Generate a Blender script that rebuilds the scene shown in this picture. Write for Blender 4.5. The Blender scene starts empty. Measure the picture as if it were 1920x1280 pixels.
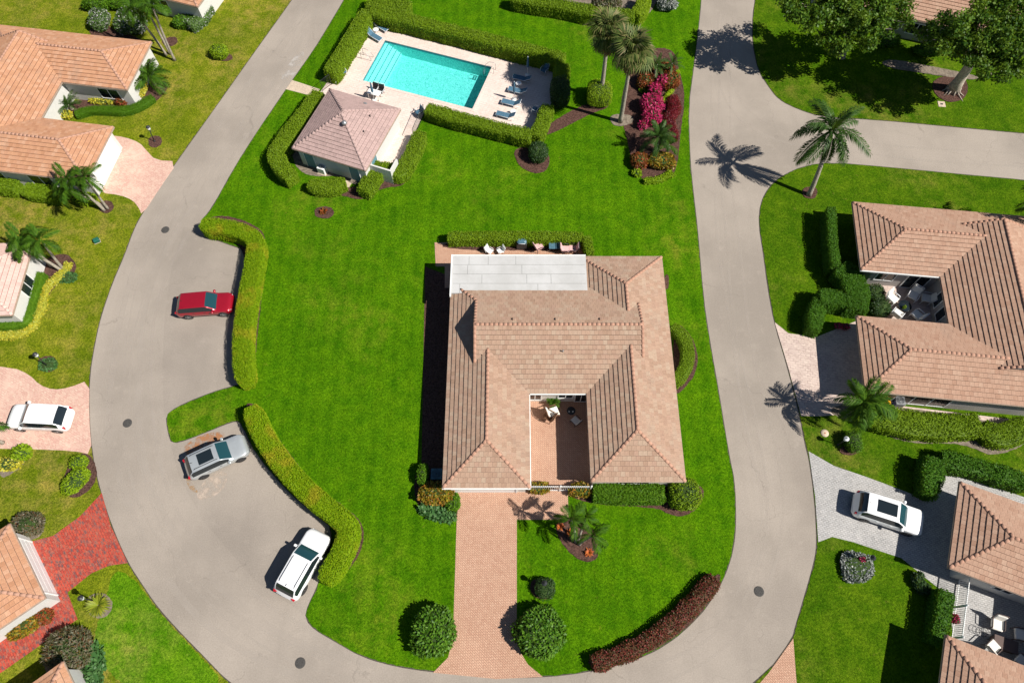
import bpy, math, random
import numpy as np
from mathutils import Vector, Matrix
from mathutils.geometry import tessellate_polygon
random.seed(7); RNG = np.random.default_rng(7)
S = bpy.context.scene
COL = S.collection
PI = math.pi

# ------------------------------------------------------------------ camera, sky, sun, exposure
CAM_H = 53.5; FPX = 1330.0; HOR = 2777.0
PITCH = math.atan(HOR / FPX); CP, SP = math.cos(PITCH), math.sin(PITCH)
cam = bpy.data.cameras.new('camera'); cam_o = bpy.data.objects.new('camera', cam); COL.objects.link(cam_o)
cam_o.location = (0, 0, CAM_H); cam_o.rotation_euler = (PI / 2 - PITCH, 0, 0)
cam.sensor_width = 36; cam.lens = 36 * FPX / 1920; cam.clip_end = 3000
S.camera = cam_o
SUN_EL = math.radians(47); SUN_AZ = math.atan2(0.93, -0.367)
W = bpy.data.worlds.new('World'); S.world = W; W.use_nodes = True
sky = W.node_tree.nodes.new('ShaderNodeTexSky'); sky.sky_type = 'NISHITA'; sky.sun_disc = False
sky.air_density = .8; sky.dust_density = .2; sky.ozone_density = 1.5; sky.sun_elevation = SUN_EL; sky.sun_rotation = SUN_AZ
bg = W.node_tree.nodes['Background']; bg.inputs[1].default_value = 0.05
W.node_tree.links.new(sky.outputs[0], bg.inputs[0])
sl = bpy.data.lights.new('sun', 'SUN'); sl.energy = 5.0; sl.angle = math.radians(0.5); sl.color = (1, 0.955, 0.88)
so = bpy.data.objects.new('sun', sl); COL.objects.link(so); so.location = (40, -20, 60)
ld = Vector((-math.sin(SUN_AZ) * math.cos(SUN_EL), -math.cos(SUN_AZ) * math.cos(SUN_EL), -math.sin(SUN_EL)))
so.rotation_euler = ld.to_track_quat('-Z', 'Y').to_euler()
vs = S.view_settings; vs.view_transform = 'Standard'; vs.look = 'None'; vs.exposure = 0.5; vs.gamma = 1

def G(x, y, z=0.0):
    """photo pixel (1920x1280) seen at height z -> world x, y"""
    u = x - 960; v = y - 640; k = (CAM_H - z) / ((HOR + v) * CP)
    return (u * k, (FPX * CP - v * SP) * k)
def G3(x, y, z=0.0):
    a = G(x, y, z); return Vector((a[0], a[1], z))

# ------------------------------------------------------------------ materials
MATS = {}
def _lnk(t, a, b): t.links.new(a, b)
def rgba(c): return (c[0], c[1], c[2], 1)
def mixc(t, fac, a, b, mode='MIX'):
    n = t.nodes.new('ShaderNodeMix'); n.data_type = 'RGBA'; n.blend_type = mode
    for s, v in ((n.inputs[0], fac), (n.inputs[6], a), (n.inputs[7], b)):
        if isinstance(v, bpy.types.NodeSocket): _lnk(t, v, s)
        elif isinstance(v, (int, float)): s.default_value = v
        else: s.default_value = rgba(v)
    return n.outputs[2]
def math_n(t, op, a, b=None, c=None):
    n = t.nodes.new('ShaderNodeMath'); n.operation = op
    for i, v in enumerate((a, b, c)):
        if v is None: continue
        if isinstance(v, bpy.types.NodeSocket): _lnk(t, v, n.inputs[i])
        else: n.inputs[i].default_value = v
    return n.outputs[0]
def ramp(t, v, lo, hi):
    n = t.nodes.new('ShaderNodeMapRange'); n.inputs[1].default_value = lo; n.inputs[2].default_value = hi
    n.interpolation_type = 'SMOOTHSTEP'
    _lnk(t, v, n.inputs[0]); return n.outputs[0]
def noise(t, co, scale, detail=3, rough=.55, dist=0):
    n = t.nodes.new('ShaderNodeTexNoise'); n.inputs['Scale'].default_value = scale
    n.inputs['Detail'].default_value = detail; n.inputs['Roughness'].default_value = rough; n.inputs['Distortion'].default_value = dist
    _lnk(t, co, n.inputs['Vector']); return n.outputs[0]
def coord(t, scale=None, rot=0):
    n = t.nodes.new('ShaderNodeTexCoord'); o = n.outputs['Object']
    if scale or rot:
        m = t.nodes.new('ShaderNodeMapping')
        if scale: m.inputs['Scale'].default_value = scale
        m.inputs['Rotation'].default_value = (0, 0, rot)
        _lnk(t, o, m.inputs[0]); o = m.outputs[0]
    return o
def new_mat(name):
    m = bpy.data.materials.new(name); m.use_nodes = True
    t = m.node_tree; b = t.nodes['Principled BSDF']; MATS[name] = m
    return m, t, b
def bump(t, b, h, strength, dist=.02):
    n = t.nodes.new('ShaderNodeBump'); n.inputs['Strength'].default_value = strength; n.inputs['Distance'].default_value = dist
    _lnk(t, h, n.inputs['Height']); _lnk(t, n.outputs[0], b.inputs['Normal'])
def plain(name, c, rough=.6, metal=0, var=.12, scale=6, spec=.4, coat=0, bmp=0):
    m, t, b = new_mat(name); co = coord(t)
    f = noise(t, co, scale, 4)
    c1 = tuple(max(0, x * (1 - var)) for x in c); c2 = tuple(min(1, x * (1 + var)) for x in c)
    _lnk(t, mixc(t, ramp(t, f, .3, .7), c1, c2), b.inputs['Base Color'])
    b.inputs['Roughness'].default_value = rough; b.inputs['Metallic'].default_value = metal
    b.inputs['Specular IOR Level'].default_value = spec; b.inputs['Coat Weight'].default_value = coat
    if bmp: bump(t, b, noise(t, co, scale * 12, 2), bmp)
    return m
def islands(t):
    g = t.nodes.new('ShaderNodeNewGeometry'); o = t.nodes.new('ShaderNodeObjectInfo')
    return math_n(t, 'FRACT', math_n(t, 'ADD', g.outputs['Random Per Island'], o.outputs['Random']))
def cramp(t, v, cols):
    n = t.nodes.new('ShaderNodeValToRGB'); e = n.color_ramp.elements
    while len(e) < len(cols): e.new(.5)
    for i, c in enumerate(cols): e[i].position = i / (len(cols) - 1); e[i].color = rgba(c)
    _lnk(t, v, n.inputs[0]); return n.outputs[0]
def foliage(name, cols, trans=.28, rough=.5, spec=.3, patch=None, pscale=.5):
    m, t, b = new_mat(name)
    c = cramp(t, islands(t), cols)
    if patch:
        c = mixc(t, ramp(t, noise(t, coord(t), pscale, 3), .5, .68), c, patch)
    _lnk(t, c, b.inputs['Base Color']); b.inputs['Roughness'].default_value = rough
    b.inputs['Specular IOR Level'].default_value = spec
    tr = t.nodes.new('ShaderNodeBsdfTranslucent'); _lnk(t, mixc(t, .5, c, (.25, .35, .02)), tr.inputs[0])
    mx = t.nodes.new('ShaderNodeMixShader'); mx.inputs[0].default_value = trans
    _lnk(t, b.outputs[0], mx.inputs[1]); _lnk(t, tr.outputs[0], mx.inputs[2])
    _lnk(t, mx.outputs[0], t.nodes['Material Output'].inputs[0])
    return m
def lawn(name, c1, c2, dry, dryamt, stripe=0):
    m, t, b = new_mat(name); co = coord(t)
    big = noise(t, co, .09, 4, .6); mid = noise(t, co, .8, 5, .65); fine = noise(t, co, 5.5, 4, .8); tiny = noise(t, co, 13, 3, .85)
    c = mixc(t, ramp(t, mid, .3, .7), c1, c2)
    f = math_n(t, 'MULTIPLY', ramp(t, big, .62 - dryamt * .34, .80 - dryamt * .2), ramp(t, mid, .34, .72))
    c = mixc(t, math_n(t, 'MULTIPLY', f, .85), c, dry)
    c = mixc(t, math_n(t, 'MULTIPLY', ramp(t, noise(t, co, 1.9, 3), .64, .78), .35 + dryamt * .3), c, dry)
    c = mixc(t, ramp(t, noise(t, co, .22, 4, .6, .5), .36, .64), mixc(t, 1, c, (.85, .9, .85), 'MULTIPLY'), mixc(t, 1, c, (1.15, 1.09, 1.05), 'MULTIPLY'))
    if stripe:
        w = t.nodes.new('ShaderNodeTexWave'); w.inputs['Scale'].default_value = .26; w.inputs['Distortion'].default_value = 1.6
        _lnk(t, co, w.inputs[0]); c = mixc(t, math_n(t, 'MULTIPLY', w.outputs[1], stripe), c, tuple(min(1, x * 1.45) for x in c2))
    c = mixc(t, ramp(t, fine, .36, .64), mixc(t, 1, c, (.68, .73, .7), 'MULTIPLY'), mixc(t, 1, c, (1.3, 1.22, 1.2), 'MULTIPLY'))
    c = mixc(t, ramp(t, tiny, .36, .64), mixc(t, 1, c, (.58, .62, .6), 'MULTIPLY'), mixc(t, 1, c, (1.38, 1.32, 1.45), 'MULTIPLY'))
    _lnk(t, c, b.inputs['Base Color']); b.inputs['Roughness'].default_value = .95; b.inputs['Specular IOR Level'].default_value = .02
    bump(t, b, math_n(t, 'ADD', tiny, math_n(t, 'MULTIPLY', fine, .8)), .9, .05)
    return m
def asphalt(name, base):
    m, t, b = new_mat(name); co = coord(t)
    big = noise(t, co, .12, 4, .6); mid = noise(t, co, 1.1, 5, .7); fine = noise(t, co, 11, 4, .85)
    st = noise(t, coord(t, (1.4, .05, 1)), 1.0, 4, .6)
    d = tuple(x * .86 for x in base); l = tuple(min(1, x * 1.1) for x in base)
    c = mixc(t, ramp(t, big, .32, .68), d, l)
    c = mixc(t, math_n(t, 'MULTIPLY', ramp(t, st, .45, .7), .10), c, tuple(x * .7 for x in base))
    c = mixc(t, math_n(t, 'MULTIPLY', ramp(t, mid, .55, .75), .45), c, tuple(min(1, x * 1.22) for x in base))
    vo = t.nodes.new('ShaderNodeTexVoronoi'); vo.feature = 'DISTANCE_TO_EDGE'; vo.inputs['Scale'].default_value = .13
    wv = t.nodes.new('ShaderNodeVectorMath'); wv.operation = 'MULTIPLY_ADD'
    nz = t.nodes.new('ShaderNodeTexNoise'); nz.inputs['Scale'].default_value = .7; nz.inputs['Detail'].default_value = 5
    _lnk(t, co, nz.inputs[0]); _lnk(t, nz.outputs[1], wv.inputs[0]); wv.inputs[1].default_value = (2.4, 2.4, 0); _lnk(t, co, wv.inputs[2])
    _lnk(t, wv.outputs[0], vo.inputs['Vector'])
    cr = math_n(t, 'MULTIPLY', ramp(t, vo.outputs[0], .005, .0), ramp(t, noise(t, co, .25, 2), .42, .58))
    c = mixc(t, math_n(t, 'MULTIPLY', cr, .3), c, tuple(x * .4 for x in base))
    c = mixc(t, math_n(t, 'MULTIPLY', ramp(t, noise(t, co, 6, 4, .8), .66, .76), .35), c, tuple(x * .55 for x in base))
    c = mixc(t, math_n(t, 'MULTIPLY', ramp(t, fine, .3, .7), .9), mixc(t, 1, c, (.82, .81, .80), 'MULTIPLY'), mixc(t, 1, c, (1.1, 1.1, 1.1), 'MULTIPLY'))
    _lnk(t, c, b.inputs['Base Color']); b.inputs['Roughness'].default_value = .92; b.inputs['Specular IOR Level'].default_value = .2
    bump(t, b, fine, .5, .01)
    return m
def paver(name, cols, size=.22, rot=PI / 4, joint=.55, blotch=.3, chev=True, jointw=.1):
    m, t, b = new_mat(name); co = coord(t, None, rot)
    br = t.nodes.new('ShaderNodeTexBrick'); br.offset = .5; br.inputs['Scale'].default_value = 1
    br.inputs['Brick Width'].default_value = size; br.inputs['Row Height'].default_value = size * .55
    br.inputs['Mortar Size'].default_value = size * jointw; br.inputs['Bias'].default_value = 0
    br.inputs['Color1'].default_value = (0, 0, 0, 1); br.inputs['Color2'].default_value = (1, 1, 1, 1); br.inputs['Mortar'].default_value = (.5, .5, .5, 1)
    _lnk(t, co, br.inputs[0])
    wn = math_n(t, 'FRACT', math_n(t, 'ADD', br.outputs[0], noise(t, coord(t), 2.2, 4, .8)))
    c = cramp(t, wn, cols)
    c0 = coord(t)
    c = mixc(t, math_n(t, 'MULTIPLY', ramp(t, noise(t, c0, .35, 5, .6), .45, .7), blotch), c, tuple(min(1, x * 1.25) for x in cols[-1]))
    c = mixc(t, math_n(t, 'MULTIPLY', br.outputs[1], joint), c, tuple(x * .45 for x in cols[0]))
    if chev:
        sx = t.nodes.new('ShaderNodeSeparateXYZ'); _lnk(t, c0, sx.inputs[0])
        pp = math_n(t, 'PINGPONG', sx.outputs[0], .16)
        f = math_n(t, 'FRACT', math_n(t, 'DIVIDE', math_n(t, 'ADD', sx.outputs[1], math_n(t, 'MULTIPLY', pp, 1.0)), .2))
        ln = ramp(t, f, .30, .12)
        c = mixc(t, math_n(t, 'MULTIPLY', ln, .42), c, tuple(x * .5 for x in cols[0]))
    _lnk(t, c, b.inputs['Base Color']); b.inputs['Roughness'].default_value = .85; b.inputs['Specular IOR Level'].default_value = .2
    bump(t, b, br.outputs[1], -.4, .01)
    return m
def tiles_mat(name, cols, weather=(.3, .22, .17)):
    m, t, b = new_mat(name); c = cramp(t, islands(t), cols); co = coord(t)
    c = mixc(t, math_n(t, 'MULTIPLY', ramp(t, noise(t, co, .6, 5, .65), .5, .75), .4), c, weather)
    c = mixc(t, ramp(t, noise(t, co, 14, 3, .7), .3, .7), mixc(t, 1, c, (.86, .86, .86), 'MULTIPLY'), mixc(t, 1, c, (1.1, 1.1, 1.1), 'MULTIPLY'))
    _lnk(t, c, b.inputs['Base Color']); b.inputs['Roughness'].default_value = .85; b.inputs['Specular IOR Level'].default_value = .2
    return m

lawn('lawn_main', (.036, .118, .0014), (.066, .162, .002), (.15, .17, .016), .34, .2)
lawn('lawn_dry', (.10, .145, .005), (.155, .19, .010), (.27, .205, .055), .72)
lawn('lawn_right', (.038, .10, .002), (.072, .14, .004), (.17, .16, .03), .45)
lawn('lawn_patch', (.055, .16, .003), (.10, .22, .006), (.2, .22, .04), .4)
asphalt('asphalt', (.328, .284, .241)); asphalt('asphalt_bay', (.308, .267, .227))
paver('paver_peach', [(.44, .245, .165), (.54, .325, .225), (.50, .295, .20), (.58, .37, .26)])
paver('paver_pink', [(.50, .29, .235), (.60, .40, .32), (.52, .30, .25), (.62, .46, .36)], .3, .5, .15, .35, False)
paver('paver_red', [(.24, .045, .035), (.41, .06, .038), (.46, .075, .045), (.36, .055, .04), (.1, .07, .075), (.46, .13, .08)], .3, .9, .2, .1, False)
paver('paver_grey', [(.30, .29, .28), (.42, .41, .40), (.36, .35, .34), (.48, .46, .44)], .26, .3, .45, .3, False)
paver('paver_shell', [(.42, .32, .28), (.54, .43, .37), (.48, .37, .33), (.6, .49, .42)], .4, .2, .2, .3, False)
paver('paver_deck', [(.60, .47, .41), (.68, .56, .49), (.63, .51, .44), (.70, .59, .53)], .45, -.33, .12, .3, False)
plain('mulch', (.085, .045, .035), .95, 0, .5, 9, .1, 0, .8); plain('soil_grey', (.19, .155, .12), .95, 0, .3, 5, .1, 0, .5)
plain('edge_soil', (.07, .06, .045), .95, 0, .4, 9)
tiles_mat('tiles_main', [(.335, .215, .15), (.395, .26, .185), (.36, .238, .168), (.40, .29, .21), (.37, .238, .172), (.32, .205, .142)], (.29, .215, .165))
tiles_mat('tiles_east', [(.35, .205, .14), (.41, .255, .18), (.38, .232, .162), (.43, .28, .20)])
tiles_mat('tiles_west', [(.41, .205, .115), (.49, .26, .15), (.45, .23, .135), (.52, .30, .19)])
tiles_mat('tiles_pink', [(.58, .38, .33), (.66, .45, .39), (.62, .42, .36)], (.45, .36, .32))
tiles_mat('tiles_pool', [(.35, .245, .225), (.43, .30, .275), (.39, .275, .25)], (.28, .21, .19))
tiles_mat('cap_main', [(.40, .225, .155), (.44, .25, .175), (.38, .215, .15)])
plain('wall_cream', (.62, .58, .52), .85, 0, .05); plain('wall_white', (.58, .565, .535), .8, 0, .04); plain('wall_grey', (.34, .32, .30), .85, 0, .05)
plain('white_paint', (.78, .78, .76), .5, 0, .04); plain('white_metal', (.75, .76, .77), .4, 0, .03)
plain('roof_deck', (.06, .05, .045), .95); plain('dark_metal', (.035, .037, .04), .5, .3); plain('grey_metal', (.35, .36, .37), .4, .6)
plain('soffit', (.55, .53, .5), .8)
m, t, b = new_mat('flat_roof'); co = coord(t)
c = mixc(t, ramp(t, noise(t, co, .5, 5, .65), .35, .7), (.43, .425, .41), (.51, .505, .495)); c = mixc(t, math_n(t, 'MULTIPLY', ramp(t, noise(t, co, 3, 4, .7), .6, .8), .4), c, (.36, .355, .34))
_lnk(t, c, b.inputs['Base Color']); b.inputs['Roughness'].default_value = .7
plain('seam', (.2, .2, .19), .9)
m, t, b = new_mat('glass_dark'); b.inputs['Base Color'].default_value = (.012, .018, .022, 1); b.inputs['Roughness'].default_value = .06; b.inputs['Specular IOR Level'].default_value = .6
m, t, b = new_mat('glass_teal'); b.inputs['Base Color'].default_value = (.012, .05, .06, 1); b.inputs['Roughness'].default_value = .05; b.inputs['Specular IOR Level'].default_value = .6
plain('rubber', (.02, .02, .021), .8); plain('rim', (.42, .43, .44), .3, .8); plain('rim_dark', (.09, .09, .095), .3, .8)
plain('black_trim', (.02, .02, .022), .5); plain('red_lens', (.42, .01, .02), .2, 0, .1, 6, .6); plain('clear_lens', (.7, .72, .74), .15, 0, .05, 6, .6)
plain('paint_red', (.33, .008, .022), .22, .25, .03, 3, .5, .8); plain('paint_white', (.80, .80, .80), .25, 0, .01, 3, .5, .6)
plain('paint_silver', (.50, .53, .54), .28, .45, .03, 3, .5, .7)
plain('fabric_white', (.72, .69, .63), .9, 0, .05); plain('fabric_pink', (.62, .38, .37), .9); plain('fabric_blue', (.06, .135, .20), .85, 0, .2)
plain('wicker', (.17, .085, .045), .8, 0, .3, 30); plain('brown_wicker', (.11, .075, .065), .8, 0, .25, 30); plain('wood', (.3, .17, .08), .7, 0, .2, 8)
plain('yellow_plastic', (.75, .36, .01), .4, 0, .05); plain('blue_plastic', (.03, .05, .3), .4); plain('green_box', (.015, .11, .075), .5); plain('bluegrey', (.07, .15, .2), .5)
plain('teal_door', (.11, .24, .28), .6); plain('terracotta', (.4, .15, .08), .8); plain('concrete', (.5, .4, .3), .9, 0, .15, 8); plain('iron', (.085, .08, .075), .8, .3, .4, 30, .4, 0, .8)
plain('trunk_grey', (.30, .26, .21), .9, 0, .25, 7, .2, 0, .6); plain('trunk_pale', (.42, .36, .29), .9, 0, .3, 5, .2, 0, .6); plain('gutter_tan', (.36, .27, .21), .6); plain('core_shade', (.028, .055, .008), .95, 0, .4, 9); plain('twig', (.26, .21, .17), .9, 0, .25, 12)  # shrub core: dark green puts the crown's inner shade into the colour
foliage('hedge_lime', [(.11, .21, .003), (.165, .285, .004), (.22, .35, .005), (.25, .33, .006)], .28, .6, .10, (.33, .32, .015), .5)
foliage('hedge_mid', [(.085, .16, .005), (.15, .245, .008), (.20, .305, .010), (.11, .185, .006)], .28, .55, .15)
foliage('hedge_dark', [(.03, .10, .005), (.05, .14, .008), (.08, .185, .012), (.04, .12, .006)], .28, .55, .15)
foliage('hedge_green', [(.045, .125, .005), (.075, .175, .007), (.11, .22, .010)], .28, .55, .15)
foliage('hedge_red', [(.04, .022, .01), (.16, .018, .018), (.09, .025, .012), (.03, .05, .01), (.24, .03, .025)], .15, .6)
foliage('leaf_bright', [(.11, .20, .004), (.2, .31, .008), (.26, .37, .012)], .28, .55, .15)
foliage('leaf_glossy', [(.03, .10, .006), (.065, .16, .009), (.11, .225, .016), (.045, .12, .007)], .2, .5, .22)
foliage('leaf_dark', [(.014, .04, .01), (.025, .065, .014), (.04, .085, .02)])
foliage('leaf_yellow', [(.40, .36, .02), (.55, .46, .03), (.42, .42, .05), (.28, .32, .03)])
foliage('leaf_croton', [(.30, .21, .01), (.14, .13, .01), (.36, .12, .015), (.07, .10, .01), (.42, .30, .02)])
foliage('leaf_redcroton', [(.26, .035, .02), (.34, .08, .02), (.09, .04, .015), (.2, .1, .012), (.35, .05, .03)])
foliage('leaf_maroon', [(.10, .004, .012), (.20, .008, .018), (.055, .004, .01)])
foliage('leaf_magenta', [(.42, .01, .09), (.58, .02, .15), (.30, .008, .06), (.5, .05, .16)])
foliage('leaf_orange', [(.5, .1, .03), (.6, .2, .05), (.4, .06, .02)])
foliage('leaf_silver', [(.16, .18, .16), (.34, .36, .34), (.08, .1, .08), (.42, .42, .4)], .1)
foliage('leaf_grass', [(.22, .25, .015), (.32, .36, .03), (.13, .2, .015), (.4, .38, .04)])
foliage('leaf_liriope', [(.04, .12, .03), (.07, .17, .045), (.1, .2, .06)])
foliage('leaf_twiggy', [(.08, .09, .04), (.15, .13, .08), (.2, .17, .12), (.06, .09, .02), (.2, .06, .03)])
foliage('leaf_flowering', [(.04, .09, .02), (.08, .15, .03), (.1, .17, .04), (.45, .42, .45)])
foliage('leaf_tree', [(.022, .065, .005), (.045, .115, .008), (.08, .16, .012), (.12, .2, .018)], .3, .5, .2, (.15, .24, .02), .9)  # lighter noise patches paint sunlit leaf clumps into the colour
foliage('frond', [(.022, .068, .005), (.045, .115, .008), (.085, .17, .012)], .25, .55, .12)
foliage('frond_dark', [(.018, .055, .008), (.035, .09, .012), (.07, .13, .025)], .2, .5, .25)
foliage('frond_sabal', [(.035, .065, .012), (.075, .11, .022), (.14, .165, .045), (.2, .16, .07)], .2, .55, .2)
foliage('frond_dead', [(.2, .12, .05), (.28, .17, .08), (.16, .1, .05)], .1, .8, .1)
# ------------------------------------------------------------------ mesh helpers
def link(o, parent=None):
    COL.objects.link(o)
    if parent is not None: o.parent = parent
    return o
def tag(o, label=None, cat=None, group=None, kind=None):
    if label: o['label'] = label
    if cat: o['category'] = cat
    if group: o['group'] = group
    if kind: o['kind'] = kind
    return o
def empty(name, loc=(0, 0, 0), rz=0.0, parent=None):
    o = bpy.data.objects.new(name, None); o.location = loc; o.rotation_euler = (0, 0, rz); o.empty_display_size = .2
    return link(o, parent)
def np_mesh(name, v, f, mat, smooth=False):
    """v (N,3), f (M,k) all the same size"""
    me = bpy.data.meshes.new(name); v = np.asarray(v, np.float32); f = np.asarray(f, np.int32)
    me.vertices.add(len(v)); me.vertices.foreach_set('co', v.ravel())
    k = f.shape[1]; me.loops.add(f.size); me.polygons.add(len(f))
    me.loops.foreach_set('vertex_index', f.ravel())
    me.polygons.foreach_set('loop_start', np.arange(0, f.size, k, dtype=np.int32))
    me.update(calc_edges=True)
    if smooth: me.polygons.foreach_set('use_smooth', np.ones(len(f), bool))
    me.materials.append(MATS[mat]); return me
class MB:
    """collects shapes of one mesh"""
    def __init__(s): s.v = []; s.f = []; s.sm = []
    def add(s, vs, fs, smooth=False, M=None):
        o = len(s.v)
        s.v += [tuple(M @ Vector(p)) if M is not None else tuple(p) for p in vs]
        s.f += [tuple(i + o for i in q) for q in fs]; s.sm += [smooth] * len(fs); return s
    def box(s, x0, x1, y0, y1, z0, z1, M=None):
        return s.add([(x0, y0, z0), (x1, y0, z0), (x1, y1, z0), (x0, y1, z0), (x0, y0, z1), (x1, y0, z1), (x1, y1, z1), (x0, y1, z1)],
                     [(3, 2, 1, 0), (4, 5, 6, 7), (0, 1, 5, 4), (1, 2, 6, 5), (2, 3, 7, 6), (3, 0, 4, 7)], False, M)
    def rbox(s, x0, x1, y0, y1, z0, z1, r=.03, M=None):
        """box with chamfered top and vertical edges"""
        def ring(i, z): return [(x0 + i + r, y0 + i, z), (x1 - i - r, y0 + i, z), (x1 - i, y0 + i + r, z), (x1 - i, y1 - i - r, z), (x1 - i - r, y1 - i, z), (x0 + i + r, y1 - i, z), (x0 + i, y1 - i - r, z), (x0 + i, y0 + i + r, z)]
        vs = ring(0, z0) + ring(0, z1 - r) + ring(r * .9, z1)
        fs = [tuple(range(7, -1, -1)), tuple(range(16, 24))]
        for k in (0, 8):
            for i in range(8): fs.append((k + i, k + (i + 1) % 8, k + 8 + (i + 1) % 8, k + 8 + i))
        return s.add(vs, fs, False, M)
    def tube(s, pts, rad, n=8, M=None, smooth=True, cap=True):
        pts = [Vector(p) for p in pts]; rr = rad if isinstance(rad, (list, tuple)) else [rad] * len(pts)
        vs = []; fs = []
        for i, p in enumerate(pts):
            d = (pts[min(i + 1, len(pts) - 1)] - pts[max(i - 1, 0)]).normalized()
            a = d.orthogonal().normalized() if i == 0 else (a - d * a.dot(d)).normalized()
            bb = d.cross(a)
            for k in range(n):
                th = 2 * PI * k / n; vs.append(p + (a * math.cos(th) + bb * math.sin(th)) * rr[i])
        for i in range(len(pts) - 1):
            for k in range(n): fs.append((i * n + k, i * n + (k + 1) % n, (i + 1) * n + (k + 1) % n, (i + 1) * n + k))
        if cap: fs += [tuple(range(n - 1, -1, -1)), tuple((len(pts) - 1) * n + k for k in range(n))]
        return s.add(vs, fs, smooth, M)
    def lathe(s, prof, n=16, M=None, smooth=True):
        vs = []; fs = []
        for r, z in prof:
            for k in range(n): vs.append((r * math.cos(2 * PI * k / n), r * math.sin(2 * PI * k / n), z))
        for i in range(len(prof) - 1):
            for k in range(n): fs.append((i * n + k, i * n + (k + 1) % n, (i + 1) * n + (k + 1) % n, (i + 1) * n + k))
        fs += [tuple(range(n - 1, -1, -1)), tuple((len(prof) - 1) * n + k for k in range(n))]
        return s.add(vs, fs, smooth, M)
    def prism(s, pts, z0, z1, holes=(), sides=True, bottom=False, M=None):
        loops = [[Vector((p[0], p[1], 0)) for p in pts]] + [[Vector((p[0], p[1], 0)) for p in h] for h in holes]
        fl = [p for l in loops for p in l]; tr = tessellate_polygon(loops)
        vs = [(p.x, p.y, z1) for p in fl]; fs = []
        for q in tr:
            a, b2, c2 = (fl[i] for i in q)
            fs.append(q if (b2 - a).cross(c2 - a).z > 0 else q[::-1])
        if bottom:
            o = len(vs); vs += [(p.x, p.y, z0) for p in fl]; fs += [tuple(o + i for i in q[::-1]) for q in list(fs)]
        if sides:
            for l in loops:
                o = len(vs); n = len(l); ar = sum(l[i].x * l[(i + 1) % n].y - l[(i + 1) % n].x * l[i].y for i in range(n))
                flip = (ar < 0) != (l is not loops[0])
                vs += [(p.x, p.y, z0) for p in l] + [(p.x, p.y, z1) for p in l]
                for i in range(n):
                    j = (i + 1) % n; q = (o + i, o + j, o + n + j, o + n + i); fs.append(q[::-1] if flip else q)
        return s.add(vs, fs, False, M)
    def mesh(s, name, mat):
        me = bpy.data.meshes.new(name); me.from_pydata(s.v, [], s.f); me.materials.append(MATS[mat])
        if any(s.sm): me.polygons.foreach_set('use_smooth', s.sm)
        me.update(); return me
    def build(s, name, mat, parent=None, loc=None, rz=None):
        o = bpy.data.objects.new(name, s.mesh(name, mat))
        if loc is not None: o.location = loc
        if rz is not None: o.rotation_euler = (0, 0, rz)
        return link(o, parent)
def copy_tree(o, parent=None):
    c = o.copy(); link(c); c.parent = parent
    for ch in o.children: copy_tree(ch, c)
    return c
def RZ(a): return Matrix.Rotation(a, 4, 'Z')
def T(x, y, z=0): return Matrix.Translation((x, y, z))
def smooth_path(pts, it=2, closed=False):
    for _ in range(it):
        n = len(pts); out = []
        if not closed: out.append(pts[0])
        for i in range(n if closed else n - 1):
            p, q = pts[i], pts[(i + 1) % n]
            out.append((p[0] * .75 + q[0] * .25, p[1] * .75 + q[1] * .25)); out.append((p[0] * .25 + q[0] * .75, p[1] * .25 + q[1] * .75))
        if not closed: out.append(pts[-1])
        pts = out
    return pts
def resample(pts, step, closed=False):
    P = [Vector(p[:2]) for p in pts]
    if closed: P.append(P[0])
    L = [0]
    for i in range(len(P) - 1): L.append(L[-1] + (P[i + 1] - P[i]).length)
    n = max(2, int(L[-1] / step)); out = []; j = 0
    for i in range(n if closed else n + 1):
        d = L[-1] * i / n
        while j < len(P) - 2 and L[j + 1] < d: j += 1
        w = (d - L[j]) / max(1e-9, L[j + 1] - L[j]); out.append(P[j].lerp(P[j + 1], w))
    return out
def PX(pts, z=0): return [G(x, y, z) for x, y in pts]
# ------------------------------------------------------------------ the setting: ground, road, lawns, drives, pool
POOL = PX([(722, 77), (922, 127), (885, 206), (680, 152)])
def struct(name, mb, mat): return tag(mb.build(name, mat), kind='structure')
def sheet(name, pts, z, mat, holes=(), z0=None, it=0, step=None, jit=0.0):
    pts = [tuple(p) for p in pts]
    if it: pts = smooth_path(pts, it, True)
    if step:
        q = resample(pts, step, True); pts = []
        n = len(q)
        for i, p in enumerate(q):
            d = (q[(i + 1) % n] - q[i - 1]).normalized(); w = jit * (random.random() * 2 - 1)
            pts.append((p.x - d.y * w, p.y + d.x * w))
    return struct(name, MB().prism(pts, z if z0 is None else z0, z, holes, z0 is not None), mat), pts
def grow(pts, d):
    n = len(pts); a = sum(pts[i][0] * pts[(i + 1) % n][1] - pts[(i + 1) % n][0] * pts[i][1] for i in range(n)); s = 1 if a > 0 else -1
    out = []
    for i in range(n):
        p, q = pts[i - 1], pts[(i + 1) % n]; dx, dy = q[0] - p[0], q[1] - p[1]; l = math.hypot(dx, dy) or 1
        out.append((pts[i][0] + s * dy / l * d, pts[i][1] - s * dx / l * d))
    return out
sheet('ground', [(-900, -900), (900, -900), (900, 900), (-900, 900)], -.06, 'lawn_dry', [POOL])
sheet('road', [(-90, -18), (90, -18), (90, 125), (-90, 125)], 0, 'asphalt', [POOL])
sheet('parking_bay', PX([(345, 425), (470, 462), (460, 540), (445, 620), (450, 690), (455, 722), (400, 737), (345, 760), (308, 780), (304, 700), (308, 600), (322, 500)]), .004, 'asphalt_bay')
sheet('parking_bay', PX([(320, 834), (450, 782), (500, 850), (560, 920), (640, 990), (610, 1095), (573, 1152), (480, 1090), (380, 975), (335, 890)]), .004, 'asphalt_bay')
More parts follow.
